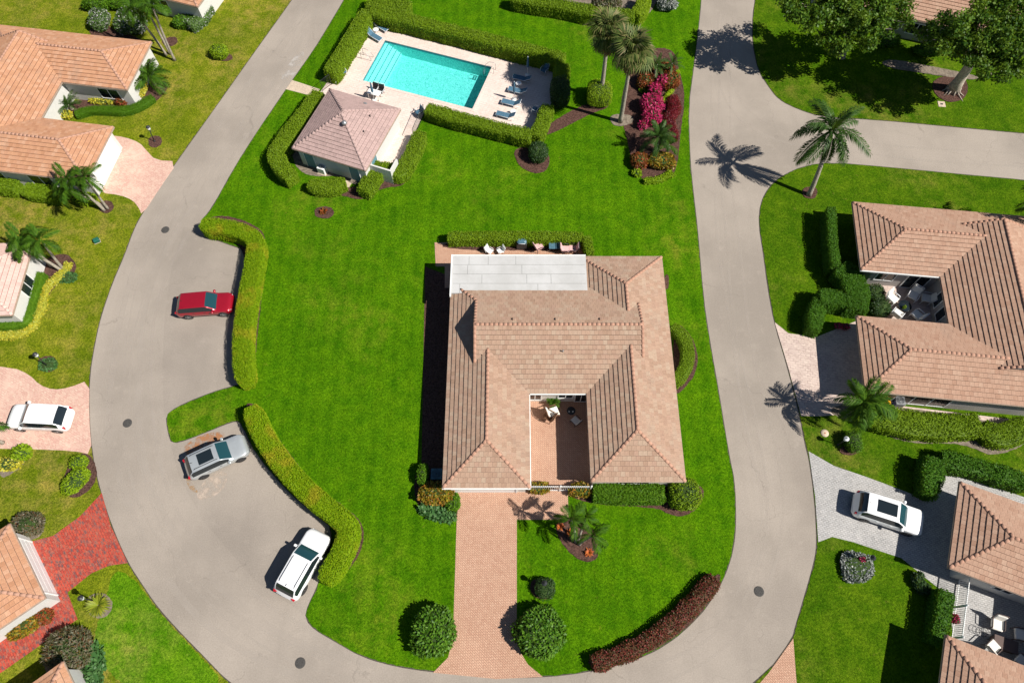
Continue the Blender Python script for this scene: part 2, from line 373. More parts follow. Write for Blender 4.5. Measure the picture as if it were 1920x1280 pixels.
L_MAIN = [(700, -120), (668, -40), (643, 5), (618, 47), (590, 93), (548, 152), (537, 168), (480, 252), (443, 310), (395, 396), (376, 415), (380, 440), (440, 462), (478, 474), (468, 540), (458, 620), (457, 690),
    (462, 716), (446, 722), (400, 735), (345, 757), (316, 774), (312, 784), (317, 812), (321, 828), (330, 830), (365, 818), (440, 787), (452, 790), (480, 850), (540, 920), (590, 962), (628, 992), (608, 1060), (597, 1098),
    (574, 1145), (575, 1161), (590, 1178), (626, 1199), (680, 1230), (740, 1247), (806, 1257), (930, 1269), (1026, 1267), (1100, 1258), (1180, 1240), (1250, 1208), (1310, 1155), (1342, 1110), (1360, 1074), (1373, 1034),
    (1379, 987), (1377, 904), (1366, 854), (1347, 737), (1330, 640), (1318, 560), (1307, 427), (1299, 360), (1293, 300), (1290, 200), (1300, 127), (1312, 27), (1314, 0), (1320, -120)]
L_WEST = PX([(630, -120), (547, 0), (480, 93), (420, 178), (333, 300), (298, 350), (265, 402), (250, 430), (232, 480), (210, 530), (188, 594), (177, 644), (167, 704), (166, 780), (172, 852), (186, 917), (208, 985), (238, 1054),
    (266, 1097), (293, 1137), (333, 1182), (380, 1230), (426, 1278), (500, 1330), (620, 1380), (760, 1400)]) + [(-7, -17), (-88, -17), (-88, 120)]
L_NORTH = PX([(1422, -120), (1417, 0), (1412, 27), (1411, 80), (1422, 133), (1440, 160), (1460, 187), (1497, 205), (1540, 219), (1650, 225), (1757, 235), (1920, 250), (2700, 320)]) + [(89, 120)]
L_EAST = PX([(2700, 420), (1920, 338), (1807, 328), (1673, 315), (1557, 305), (1507, 312), (1467, 330), (1443, 350), (1427, 380), (1423, 420), (1433, 480), (1440, 537), (1453, 607), (1478, 690), (1500, 777), (1512, 840),
    (1517, 854), (1528, 930), (1533, 1014), (1530, 1045), (1515, 1100), (1491, 1180), (1487, 1197), (1440, 1262), (1330, 1340), (1150, 1390), (960, 1410)]) + [(-3, -17), (89, -17)]
for nm, pts, mt, hl in (('lawn', PX(L_MAIN), 'lawn_main', [POOL]), ('lawn', L_WEST, 'lawn_dry', []), ('lawn', L_NORTH, 'lawn_right', []), ('lawn', L_EAST, 'lawn_right', [])):
    o, q = sheet(nm, pts, .03, mt, hl, -.01, 1, .22, .035)
    sheet('lawn_edge', grow(resample(smooth_path([tuple(p) for p in pts], 1, True), .5, True), .07), .012, 'edge_soil', hl)
# greener watered part of the south-west lawn
sheet('lawn_patch', PX([(215, 1062), (258, 1090), (290, 1137), (330, 1183), (378, 1232), (430, 1290), (250, 1300), (185, 1240), (175, 1190), (200, 1120)]), .036, 'lawn_patch', (), .03, 2, .2, .05)
# drives and paths
def drive(name, px, mat, z=.040, it=1, border=None):
    return sheet(name, smooth_path(PX(px), it, True) if it else PX(px), z, mat, (), -.005)
drive('driveway', [(858, 918), (990, 918), (1028, 922), (1028, 904), (1064, 904), (1066, 974), (969, 974), (969, 1195), (976, 1222), (990, 1245), (1018, 1268), (930, 1272), (812, 1260), (840, 1232), (847, 1205), (850, 1175), (854, 1050)], 'paver_peach', .040, 0)
drive('driveway', [(205, 254), (235, 258), (262, 268), (275, 283), (292, 301), (334, 303), (300, 352), (266, 404), (262, 392), (250, 376), (225, 366), (190, 362), (165, 340), (170, 290)], 'paver_pink')
drive('driveway', [(-60, 684), (25, 689), (55, 702), (75, 722), (100, 731), (130, 727), (168, 712), (167, 780), (173, 853), (140, 845), (60, 842), (-60, 840)], 'paver_pink')
drive('driveway', [(191, 924), (208, 985), (240, 1055), (205, 1060), (172, 1074), (127, 1110), (146, 1160), (0, 1262), (-60, 1300), (-60, 1190), (0, 1150), (40, 1020), (100, 1004), (150, 968)], 'paver_red', .04, 0)
drive('driveway', [(1452, 604), (1478, 625), (1530, 632), (1610, 600), (1660, 620), (1665, 760), (1600, 775), (1540, 780), (1502, 780), (1478, 690)], 'paver_shell', .04, 0)
drive('driveway', [(1516, 846), (1563, 873), (1630, 896), (1710, 926), (1748, 935), (1773, 884), (1840, 905), (1930, 935), (2000, 1000), (2000, 1300), (1790, 1300), (1782, 1120), (1735, 1083), (1690, 1046), (1600, 1016), (1560, 1006), (1534, 1016), (1528, 930)], 'paver_grey', .04, 0)
drive('driveway', [(1487, 1196), (1494, 1290), (1480, 1400), (1380, 1330), (1440, 1262)], 'paver_peach', .04, 0)
drive('path', [(548, 151), (600, 168), (590, 182), (536, 168)], 'concrete', .04, 0)
drive('path', [(640, 345), (660, 322), (668, 330), (652, 356)], 'concrete', .04, 0)
drive('patio', [(978, 745), (1112, 745), (1122, 912), (976, 912)], 'paver_peach', .045, 0)
drive('patio', [(815, 455), (1106, 455), (1110, 540), (834, 540), (834, 500), (817, 500)], 'paver_peach', .045, 0)
drive('patio', [(1630, 520), (1790, 520), (1800, 620), (1640, 625)], 'paver_shell', .045, 0)
drive('path', [(1615, 752), (1930, 790), (1930, 812), (1850, 800), (1700, 775), (1615, 765)], 'paver_shell', .043, 0)
drive('house_shade_strip', [(797, 500), (850, 520), (850, 900), (790, 885)], 'mulch', .034, 0)  # dark sheet over the lawn, deepens the house shade by colour
# planting beds
BEDN = [0]
def bed(px, mat='mulch', z=.05):
    BEDN[0] += 1; z += .0011 * BEDN[0]
    return sheet('planting_bed', PX(px), z, mat, (), .0, 2, .2, .03)
bed([(1183, 120), (1215, 90), (1265, 92), (1275, 140), (1285, 180), (1276, 250), (1268, 330), (1230, 345), (1190, 330), (1175, 260), (1160, 200)])
bed([(385, 408), (430, 404), (485, 425), (501, 450), (491, 560), (481, 640), (478, 722), (458, 724), (455, 690), (452, 600), (462, 500), (450, 455), (388, 432)])
bed([(455, 760), (478, 752), (520, 820), (590, 910), (655, 955), (684, 985), (680, 1030), (650, 1075), (602, 1100), (618, 1060), (640, 1000), (580, 940), (500, 850)])
bed([(1040, 985), (1060, 1000), (1120, 1030), (1122, 1045), (1105, 1054), (1085, 1050), (1062, 1030), (1048, 1010)])
bed([(1040, 972), (1080, 968), (1122, 1000), (1120, 1035), (1085, 1048), (1050, 1015)])
bed([(1064, 904), (1115, 915), (1255, 915), (1320, 905), (1318, 945), (1280, 972), (1245, 960), (1235, 952), (1110, 945), (1066, 930)])
bed([(1000, 908), (1028, 906), (1029, 922), (992, 923)], 'mulch', .055)
bed([(780, 880), (800, 870), (860, 920), (858, 975), (830, 982), (795, 965), (775, 930)])
bed([(1262, 600), (1300, 630), (1312, 690), (1275, 740), (1262, 735)]); bed([(1246, 515), (1254, 515), (1254, 542), (1247, 545)], 'mulch', .05)
bed([(990, 1090), (1020, 1080), (1043, 1100), (1030, 1125), (1000, 1120)])
bed([(960, 275), (1030, 280), (1030, 320), (1000, 328), (970, 310)]); bed([(1085, 200), (1110, 195), (1140, 190), (1142, 203), (1110, 212), (1020, 260), (1018, 240)])
bed([(1140, 215), (1185, 215), (1190, 232), (1150, 240)], 'soil_grey'); bed([(590, 388), (626, 388), (626, 410), (590, 410)])
bed([(545, 280), (556, 318), (585, 332), (640, 330), (665, 350), (690, 335), (690, 315), (640, 305), (560, 275)], 'soil_grey', .036); bed([(560, 350), (640, 366), (678, 378), (716, 352), (758, 350), (775, 320), (740, 335), (700, 330), (670, 355)], 'mulch', .036)
bed([(1105, 1250), (1190, 1235), (1260, 1200), (1320, 1145), (1358, 1074), (1335, 1078), (1290, 1140), (1230, 1190), (1100, 1235)])
bed([(278, 258), (300, 254), (306, 268), (295, 278), (280, 276)]); bed([(185, 378), (210, 376), (216, 392), (200, 402), (186, 396)])
bed([(300, 75), (332, 68), (334, 84), (312, 90)]); bed([(400, 100), (432, 100), (440, 113), (412, 117)])
bed([(160, 60), (200, 40), (212, 60), (260, 70), (270, 85), (190, 75)]); bed([(0, 635), (50, 632), (75, 600), (95, 540), (140, 515), (145, 495), (120, 470), (60, 500), (20, 610), (0, 615)], 'mulch', .036)
bed([(70, 672), (100, 665), (112, 685), (95, 700), (78, 694)]); bed([(118, 900), (135, 860), (165, 845), (185, 880), (175, 915), (140, 937), (122, 925)])
bed([(165, 1115), (200, 1110), (214, 1130), (205, 1155), (175, 1160), (162, 1140)], 'soil_grey'); bed([(90, 1215), (170, 1195), (188, 1220), (192, 1290), (100, 1290), (80, 1240)], 'soil_grey')
bed([(20, 975), (60, 960), (85, 975), (80, 1005), (45, 1018)], 'soil_grey'); bed([(270, 160), (310, 150), (318, 165), (295, 190), (270, 205), (190, 215), (110, 220), (112, 195), (200, 180)], 'mulch', .036)
bed([(1505, 352), (1532, 350), (1532, 370), (1515, 375), (1503, 366)]); bed([(1745, 150), (1795, 138), (1815, 155), (1812, 185), (1780, 195), (1752, 180)])
bed([(1660, 110), (1745, 125), (1840, 145), (1825, 152), (1740, 140), (1650, 125)], 'soil_grey'); bed([(1572, 840), (1600, 832), (1616, 845), (1595, 856), (1575, 850)])
bed([(1540, 770), (1620, 800), (1700, 832), (1790, 830), (1830, 842), (1860, 856), (1925, 835), (1925, 800), (1610, 750)], 'soil_grey', .037)
bed([(1574, 1040), (1600, 1030), (1636, 1050), (1635, 1080), (1605, 1092), (1575, 1075)]); bed([(560, 150), (605, 160), (690, 60), (675, 45)], 'lawn_main', .034)
bed([(960, 0), (1100, 35), (1190, 50), (1225, 20), (1240, -20), (960, -20)], 'soil_grey')
bed([(0, 860), (45, 855), (48, 870), (20, 890), (0, 898)], 'soil_grey'); bed([(830, 452), (1108, 452), (1110, 470), (832, 470)], 'mulch', .05)
# pool
DECK = PX([(688, 48), (1052, 132), (1030, 205), (1002, 250), (802, 198), (772, 262), (768, 300), (728, 322), (690, 300), (600, 175)])
struct('pool_deck', MB().prism(DECK, .0, .062, [POOL]), 'paver_deck')
P4 = [Vector((p[0], p[1], 0)) for p in POOL]
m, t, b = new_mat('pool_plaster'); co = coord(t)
c = mixc(t, ramp(t, noise(t, co, 4.5, 3, .8, 2.5), .38, .62), (.10, .48, .46), (.40, .86, .80)); _lnk(t, c, b.inputs['Base Color']); b.inputs['Roughness'].default_value = .7  # speckle paints the water's caustic light into the plaster colour
plain('pool_tile', (.05, .2, .24), .3, 0, .3, 20)
m, t, b = new_mat('pool_water'); co = coord(t)
tp = t.nodes.new('ShaderNodeBsdfTransparent'); tp.inputs[0].default_value = (.62, .95, .95, 1)
gl = t.nodes.new('ShaderNodeBsdfGlossy'); gl.inputs['Roughness'].default_value = .04
fr = t.nodes.new('ShaderNodeFresnel'); fr.inputs[0].default_value = 1.33
bm = t.nodes.new('ShaderNodeBump'); bm.inputs['Strength'].default_value = .35; bm.inputs['Distance'].default_value = .05
_lnk(t, noise(t, co, 5, 4, .6, .8), bm.inputs['Height']); _lnk(t, bm.outputs[0], gl.inputs['Normal']); _lnk(t, bm.outputs[0], fr.inputs['Normal'])
mx = t.nodes.new('ShaderNodeMixShader'); _lnk(t, fr.outputs[0], mx.inputs[0]); _lnk(t, tp.outputs[0], mx.inputs[1]); _lnk(t, gl.outputs[0], mx.inputs[2])
_lnk(t, mx.outputs[0], t.nodes['Material Output'].inputs[0])
ex = (P4[1] - P4[0]).normalized(); ey = (P4[3] - P4[0]).normalized(); PL = (P4[1] - P4[0]).length; PWD = (P4[3] - P4[0]).length
PM = Matrix(((ex.x, -ey.x, 0, P4[3].x), (ex.y, -ey.y, 0, P4[3].y), (0, 0, 1, 0), (0, 0, 0, 1)))   # local x along the pool, y towards the far side
bs = MB().add([(0, 0, 0), (PL, 0, 0), (PL, PWD, 0), (0, PWD, 0), (0, 0, -1.35), (PL, 0, -1.55), (PL, PWD, -1.55), (0, PWD, -1.35)],
    [(4, 5, 6, 7), (0, 4, 7, 3), (1, 2, 6, 5), (0, 1, 5, 4), (2, 3, 7, 6)], False, PM)
basin = struct('pool_basin', bs, 'pool_plaster')
st = MB()
# four broad steps descending along the west end
st = MB()
for k in range(4): st.box(.01 + .42 * k, .43 + .42 * k, .01, PWD - .01, -1.36, -.22 - .27 * k, PM)
plain('pool_step_mat', (.42, .78, .74), .7)
st.build('pool_step', 'pool_step_mat', basin)
ln = MB()
for k in range(4): ln.box(.36 + .42 * k, .43 + .42 * k, .02, PWD - .02, -.22 - .27 * k, -.214 - .27 * k, PM)
ln.build('step_edge', 'pool_tile', basin)
tl = MB().box(0, PL, .0, .012, -.2, .02, PM).box(0, PL, PWD - .012, PWD, -.2, .02, PM).box(PL - .012, PL, .013, PWD - .013, -.2, .02, PM).box(0, .012, .013, PWD - .013, -.2, .02, PM)
tl.build('waterline_tile', 'pool_tile', basin)
cp = MB().box(-.28, PL + .28, -.28, 0, .03, .085, PM).box(-.28, PL + .28, PWD, PWD + .28, .03, .085, PM).box(-.28, 0, .001, PWD - .001, .03, .085, PM).box(PL, PL + .28, .001, PWD - .001, .03, .085, PM)
cp.build('coping', 'paver_deck', basin)
tag(MB().add([(0.013, .013, -.11), (PL - .013, .013, -.11), (PL - .013, PWD - .013, -.11), (.013, PWD - .013, -.11)], [(0, 1, 2, 3)], False, PM).build('water', 'pool_water'), kind='structure')
# rust and pale stains soaked into the parking bay
def stain(px, col, z):
    nm = 'stain%d' % len(MATS); m, t, b = new_mat(nm); co = coord(t); b.inputs['Base Color'].default_value = rgba(col); b.inputs['Roughness'].default_value = .95
    b.inputs['Alpha'].default_value = 1
    _lnk(t, math_n(t, 'MULTIPLY', ramp(t, noise(t, co, 1.3, 5, .7), .42, .62), .75), b.inputs['Alpha'])
    sheet('road_stain', PX(px), z, nm, (), None, 2)
stain([(340, 838), (380, 812), (425, 808), (415, 825), (370, 842), (350, 856)], (.42, .17, .06), .009)
stain([(345, 885), (360, 905), (375, 925), (355, 920)], (.42, .24, .1), .009)
stain([(390, 890), (430, 880), (420, 920), (380, 940), (365, 930)], (.52, .42, .34), .009)
stain([(520, 150), (560, 95), (575, 100), (545, 160)], (.48, .44, .4), .006)

# paler bands worn by tyres along the carriageways
m, t, b = new_mat('tyre_wear'); co = coord(t); b.inputs['Base Color'].default_value = (.50, .44, .38, 1); b.inputs['Roughness'].default_value = .95
_lnk(t, math_n(t, 'MULTIPLY', ramp(t, noise(t, co, .3, 3, .6), .25, .75), .34), b.inputs['Alpha'])
def wear(px, offs, w=.3):
    q = resample(smooth_path(PX(px), 2), .6); n = len(q)
    for o_ in offs:
        l = []; r_ = []
        for i, p in enumerate(q):
            d = (q[min(i + 1, n - 1)] - q[max(i - 1, 0)]).normalized(); nn = Vector((-d.y, d.x)); wb = .12 * math.sin(i * .21 + o_ * 5); l.append(p + nn * (o_ + wb + w / 2)); r_.append(p + nn * (o_ + wb - w / 2))
        v = [(p.x, p.y, .0085) for p in l] + [(p.x, p.y, .0085) for p in r_]
        struct('tyre_wear_band', MB().add(v, [(i, n + i, n + i + 1, i + 1) for i in range(n - 1)]), 'tyre_wear')
LW = [(590, 10), (535, 95), (480, 175), (400, 290), (330, 400), (280, 490), (250, 590), (238, 680), (235, 780), (250, 880), (290, 990), (350, 1080), (440, 1165), (560, 1235), (700, 1275)]
wear(LW, (-1.2, .9), .5); wear(LW, (-.3, .35), .16); wear(LW, (1.9,), .3); wear([(1365, 30), (1352, 150), (1358, 300), (1366, 430), (1380, 560), (1405, 700), (1440, 860), (1455, 950), (1440, 1060), (1390, 1160), (1300, 1230), (1180, 1275)], (-1.0, -.4, .7), .22)
wear([(500, 112), (540, 68), (582, 24)], (0,), .18)
wear([(1352, 120), (1385, 210), (1470, 258), (1600, 275), (1920, 300)], (-.9, .6), .25)
# ------------------------------------------------------------------ plants
def leaf_quads(P, N, ln, wd, tilt=.7, rng=RNG):
    """one folded leaf per point: P (n,3) bases, N (n,3) outward directions"""
    n = len(P)
    nn = N + rng.normal(0, tilt * .75, (n, 3)); nn /= np.linalg.norm(nn, axis=1, keepdims=True)
    r = rng.normal(0, 1, (n, 3)); d = r - nn * (r * nn).sum(1, keepdims=True); d /= np.linalg.norm(d, axis=1, keepdims=True) + 1e-9
    s = np.cross(nn, d); d = d + N * .45; d /= np.linalg.norm(d, axis=1, keepdims=True)
    L = (ln * rng.uniform(.6, 1.35, n))[:, None]; Wd = (wd * rng.uniform(.7, 1.3, n))[:, None]
    a = P; bq = P + d * L * .5 + s * Wd; c = P + d * L; e = P + d * L * .5 - s * Wd
    v = np.stack([a, bq, c, e], 1).reshape(-1, 3); f = np.arange(4 * n).reshape(-1, 4)
    return v, f
def join_mesh(name, parts, mat, smooth=False, ncore=0):
    vs = []; fs = []; o = 0
    for v, f in parts: vs.append(v); fs.append(np.asarray(f) + o); o += len(v)
    me = np_mesh(name, np.concatenate(vs), np.concatenate(fs), mat, smooth)
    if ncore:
        me.materials.append(MATS['core_shade']); mi = np.zeros(len(me.polygons), np.int32); mi[:ncore] = 1; me.polygons.foreach_set('material_index', mi)
    return me
def grid_faces(n, m, closed=True):
    f = []
    for i in range(n - 1):
        for k in range(m if closed else m - 1): f.append((i * m + k, i * m + (k + 1) % m, (i + 1) * m + (k + 1) % m, (i + 1) * m + k))
    return f
def hedge(name, px, w, h, mat, label, group=None, dens=330, leaf=.115, it=1, cat='hedge', round_=.16, lump=.05, z_at=None, pts=None, sq=.72):
    path = pts if pts else PX(px, h if z_at is None else z_at)
    path = smooth_path(path, it) if it else path
    q = resample(path, .22); n = len(q); q2 = np.array([(p.x, p.y) for p in q])
    tg = np.gradient(q2, axis=0); tg /= np.linalg.norm(tg, axis=1, keepdims=True) + 1e-9
    nm = np.stack([-tg[:, 1], tg[:, 0]], 1)
    s = np.linspace(0, 1, n) * (n - 1) * .22; tot = s[-1]; er = min(w * .5, tot * .45)
    e = np.minimum(np.minimum(s, tot - s) / er, 1); wf = np.sqrt(np.maximum(sq, 1 - (1 - e) ** 2))
    wob = 1 + lump * np.interp(s, np.arange(0, tot + 2, .7), RNG.normal(0, 1, len(np.arange(0, tot + 2, .7))))
    hob = 1 + .6 * lump * np.interp(s, np.arange(0, tot + 2, .9), RNG.normal(0, 1, len(np.arange(0, tot + 2, .9))))
    r = round_
    prof = [(-.47, .02), (-.5, .35), (-.5, 1 - r * .55), (-.5 + r * .28, 1 - r * .1), (-.18, 1.0), (.18, 1.0), (.5 - r * .28, 1 - r * .1), (.5, 1 - r * .55), (.5, .35), (.47, .02)]
    pr = np.array(prof); m = len(pr)
    def surf(i, qq, sc=1.0):
        """i (k,) float station, qq (k,) float profile position"""
        i0 = np.clip(np.floor(i).astype(int), 0, n - 2); fi = (i - i0)[:, None]
        c = q2[i0] * (1 - fi) + q2[i0 + 1] * fi; nn = nm[i0] * (1 - fi) + nm[i0 + 1] * fi
        ww = (wf * wob)[i0] * (1 - fi[:, 0]) + (wf * wob)[i0 + 1] * fi[:, 0]; hh = hob[i0]
        k0 = np.clip(np.floor(qq).astype(int), 0, m - 2); fq = (qq - k0)[:, None]
        pp = pr[k0] * (1 - fq) + pr[k0 + 1] * fq; dd = pr[k0 + 1] - pr[k0]
        P = np.concatenate([c + nn * (pp[:, :1] * w * ww[:, None] * sc), (pp[:, 1] * h * hh * (sc if sc < 1 else 1))[:, None]], 1)
        on = np.stack([-dd[:, 1] * h, dd[:, 0] * w], 1); on /= np.linalg.norm(on, axis=1, keepdims=True) + 1e-9
        N = np.concatenate([nn * on[:, :1], on[:, 1:]], 1)
        return P, N
    ii, kk = np.meshgrid(np.arange(n), np.arange(m), indexing='ij')
    core, _ = surf(ii.ravel().astype(float), kk.ravel().astype(float), .93)
    cf = grid_faces(n, m, False)
    ends = []
    for base in (0, (n - 1) * m):
        for k in range(m // 2 - 1): ends.append((base + k, base + k + 1, base + m - 2 - k, base + m - 1 - k))
    seg = np.linalg.norm((pr[1:] - pr[:-1]) * np.array([w, h]), axis=1); per = seg.sum()
    cnt = int(tot * per * dens); k = RNG.choice(m - 1, cnt, p=seg / per)
    P, N = surf(RNG.uniform(0, n - 1.001, cnt), k + RNG.uniform(0, 1, cnt))
    # leaves of the two ends
    ce = int(w * h * dens * .8)
    for st, sg in ((0, -1), (n - 1, 1)):
        x = RNG.uniform(-.5, .5, ce) * w * wf[st]; z = RNG.uniform(.02, .97, ce) * h
        pp = np.stack([q2[st, 0] + nm[st, 0] * x, q2[st, 1] + nm[st, 1] * x, z], 1)
        P = np.concatenate([P, pp]); N = np.concatenate([N, np.tile(np.array([[tg[st, 0] * sg, tg[st, 1] * sg, .1]]), (ce, 1))])
    P = P + N * RNG.uniform(-.035, .05, (len(P), 1)) + RNG.normal(0, .012, P.shape)
    lv, lf = leaf_quads(P, N + np.array([0, 0, .35]), leaf, leaf * .33, .75)
    o = bpy.data.objects.new(name, join_mesh(name, [(core, cf + ends), (lv, lf)], mat)); link(o)
    return tag(o, label, cat, group)
def dome_pts(n, rx, ry, h, pw, lumps, zmin=-.5):
    u = RNG.uniform(zmin, 1, n); th = RNG.uniform(0, 2 * PI, n)
    c = np.sqrt(1 - u * u); d = np.stack([c * np.cos(th), c * np.sin(th), u], 1)
    rr = 1 + sum(a * np.exp(-((d - l) ** 2).sum(1) / .18) for l, a in lumps)
    sg = np.sign(d); q = np.abs(d) ** pw
    nrm = q / np.max(np.abs(d) ** 1, axis=1, keepdims=True) ** 0
    P = sg * np.abs(d) ** pw * rr[:, None] * np.array([rx, ry, h * .5]) + np.array([0, 0, h * .5])
    N = d / np.array([rx, ry, h * .5]) * min(rx, ry); N /= np.linalg.norm(N, axis=1, keepdims=True)
    return P, N
def shrub(name, xy, rx, ry, h, mat, label, group=None, dens=240, leaf=.13, lw=.36, pw=.8, lump=.22, cat='shrub', tilt=.65, core=.86, rz=0, parent=None, core_mat=None):
    lumps = [(v / np.linalg.norm(v), RNG.uniform(-.5, 1) * lump) for v in RNG.normal(0, 1, (14, 3))]
    area = 2.6 * PI * ((rx * ry) ** .8 + (rx * h / 2) ** .8 + (ry * h / 2) ** .8) / 2.2
    P, N = dome_pts(int(area * dens), rx, ry, h, pw, lumps, -.75)
    P = P * RNG.uniform(.93, 1.03, (len(P), 1)); P[:, 2] = np.maximum(P[:, 2], .02)
    lv, lf = leaf_quads(P - N * leaf * .4, N + np.array([0, 0, .25]), leaf, leaf * lw, tilt)
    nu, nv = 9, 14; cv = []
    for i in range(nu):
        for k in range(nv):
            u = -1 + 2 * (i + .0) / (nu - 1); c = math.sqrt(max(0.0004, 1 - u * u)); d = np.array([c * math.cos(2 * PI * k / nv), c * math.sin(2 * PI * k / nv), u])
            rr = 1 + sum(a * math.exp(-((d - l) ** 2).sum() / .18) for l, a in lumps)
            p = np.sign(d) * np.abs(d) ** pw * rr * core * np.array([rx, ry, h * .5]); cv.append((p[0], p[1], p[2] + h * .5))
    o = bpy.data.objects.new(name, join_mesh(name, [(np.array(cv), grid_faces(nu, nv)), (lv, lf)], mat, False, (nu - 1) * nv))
    o.location = (xy[0], xy[1], .03); o.rotation_euler = (0, 0, rz); link(o, parent)
    return tag(o, label, cat, group)
def spiky(name, xy, r, h, n, mat, label, group=None, wd=.035, droop=.5, cat='plant', up=.9):
    """arching blades from one base: grasses, bromeliads, dracaenas"""
    vs = []; fs = []
    for i in range(n):
        th = random.uniform(0, 2 * PI); el = random.uniform(.15, 1.0) * up; L = random.uniform(.7, 1.1)
        d = Vector((math.cos(th), math.sin(th), 0)); sd = Vector((-d.y, d.x, 0)); o = len(vs)
        for k, t_ in enumerate((0, .35, .7, 1)):
            rad = r * L * t_ * math.cos(el * 1.2) ** .5 if False else r * L * (t_ * (1 - .55 * el)); z = h * L * (t_ * (.35 + .65 * el) - droop * t_ * t_ * (1 - el * .6))
            w = wd * (1, 1.2, .8, .08)[k]; p = d * (rad + .03) + Vector((0, 0, max(.02, z + .05)))
            vs += [tuple(p + sd * w), tuple(p - sd * w)]
        for k in range(3): fs.append((o + 2 * k, o + 2 * k + 1, o + 2 * k + 3, o + 2 * k + 2))
    o = bpy.data.objects.new(name, np_mesh(name, np.array(vs), np.array(fs), mat)); o.location = (xy[0], xy[1], .04); link(o)
    return tag(o, label, cat, group)
# palm fronds: each one is a mesh of its own, three shapes shared between palms
def pinnate(L, mat, pairs=26, ll=.55, droop=.55, lw=.035, hang=.35):
    vs = []; fs = []
    def rach(t_): return Vector((L * (t_ - .16 * droop * t_ * t_), 0, L * (.30 * t_ - droop * t_ ** 2.2)))
    pts = [rach(i / 9) for i in range(10)]
    for i, p in enumerate(pts):
        w = .035 * (1 - .85 * i / 9); vs += [(p.x, -w, p.z), (p.x, w, p.z + .0)]
    fs += [(2 * i, 2 * i + 1, 2 * i + 3, 2 * i + 2) for i in range(9)]
    for i in range(pairs):
        t_ = .14 + .86 * i / (pairs - 1); p = rach(t_); p2 = rach(min(1.0, t_ + .02)); d = (p2 - p); d = d.normalized() if d.length > 1e-6 else Vector((1, 0, -.6)).normalized()
        l = ll * (math.sin(PI * (.12 + .80 * t_)) ** .6) * random.uniform(.85, 1.1)
        for sg in (-1, 1):
            dr = (d * .7 + Vector((0, sg, 0)) * .75 + Vector((0, 0, random.uniform(-.25, .45)))).normalized()
            mid = p + dr * l * .55; tip = p + dr * l + Vector((0, 0, -hang * l)); w = d * lw; o = len(vs)
            vs += [tuple(p - w * .5), tuple(mid - w), tuple(tip), tuple(mid + w)]; fs.append((o, o + 1, o + 2, o + 3))
    return np_mesh('frond', np.array(vs), np.array(fs), mat)
def fan(L, mat, n=26, spread=2.5, droop=.35):
    vs = []; fs = []; pet = L * .5; hub = Vector((pet, 0, pet * .25))
    vs += [(0, -.02, 0), (0, .02, 0), (hub.x, .015, hub.z), (hub.x, -.015, hub.z)]; fs.append((0, 1, 2, 3))
    for i in range(n):
        a = -spread + 2 * spread * i / (n - 1); l = L * .62 * (1 - .22 * abs(a) / spread) * random.uniform(.9, 1.08)
        d = Vector((math.cos(a), math.sin(a), .16 - .12 * abs(math.sin(a)))); sd = Vector((-math.sin(a), math.cos(a), .3)).normalized() * .035
        mid = hub + d * l * .6; tip = hub + d * l + Vector((0, 0, -droop * l)); o = len(vs)
        vs += [tuple(hub), tuple(mid + sd), tuple(tip), tuple(mid - sd)]; fs.append((o, o + 1, o + 2, o + 3))
    return np_mesh('frond', np.array(vs), np.array(fs), mat)
FR = {'feather': [pinnate(1.0, 'frond', 32, .34, d, .024, .6) for d in (.45, .6, .75)],
      'coconut': [pinnate(1.0, 'frond_dark', 60, .25, d, .013, .6) for d in (.4, .6, .8)],
      'fan': [fan(1.0, 'frond_sabal', 26, 2.4, d) for d in (.3, .45, .6)], 'dead': [fan(1.0, 'frond_dead', 18, 2.0, .7)],
      'cycad': [pinnate(1.0, 'frond_dark', 30, .2, d, .014, .15) for d in (.3, .5)]}
def add_fronds(root, top, kind, n, L, el0=75, el1=-35, dead=0, lean=(0, 0)):
    for i in range(n):
        o = bpy.data.objects.new('frond', random.choice(FR[kind])); f = i / max(1, n - 1)
        el = math.radians(el0 + (el1 - el0) * f ** .85 + random.uniform(-8, 8)); az = i * 2.39996 + random.uniform(-.25, .25)
        s = L * random.uniform(.85, 1.1) * (.8 + .2 * min(1, f * 2.5))
        o.location = top; o.rotation_euler = (random.uniform(-.4, .4), -el, az); o.scale = (s, s, s); link(o, root)
    for i in range(dead):
        o = bpy.data.objects.new('dead_frond', FR['dead'][0]); s = L * random.uniform(.7, .95)
        o.location = (top[0], top[1], top[2] - .25); o.rotation_euler = (random.uniform(-.4, .4), math.radians(random.uniform(35, 75)), i * 1.7 + random.uniform(-.5, .5)); o.scale = (s, s, s); link(o, root)
def palm(px, label, h, kind='feather', n=14, L=2.0, lean=(0, 0), r=.11, group=None, el=(75, -35), dead=0, trunk='trunk_grey', base_px=True, shaft=True, xy=None):
    x, y = xy if xy else G(*px); root = empty('palm_tree', (x, y, .04))
    pts = []; rad = []
    for i in range(15):
        t_ = i / 14; pts.append((lean[0] * t_ ** 1.4, lean[1] * t_ ** 1.4, h * t_)); rad.append(r * (1.35 - .5 * t_ if i else 1.7) * (1.04 if i % 2 else .97))
    MB().tube(pts, rad, 9).build('trunk', trunk, root)
    top = (lean[0], lean[1], h - .05)
    if shaft and kind == 'feather': MB().tube([(top[0], top[1], h - .1), (top[0], top[1], h + .45)], [r * .9, r * .35], 8).build('crownshaft', 'hedge_green', root); top = (top[0], top[1], h + .3)
    add_fronds(root, top, kind, max(7, int(n * .78)) if kind == 'feather' else n, L, el[0], el[1], dead)
    return tag(root, label, 'palm tree', group)
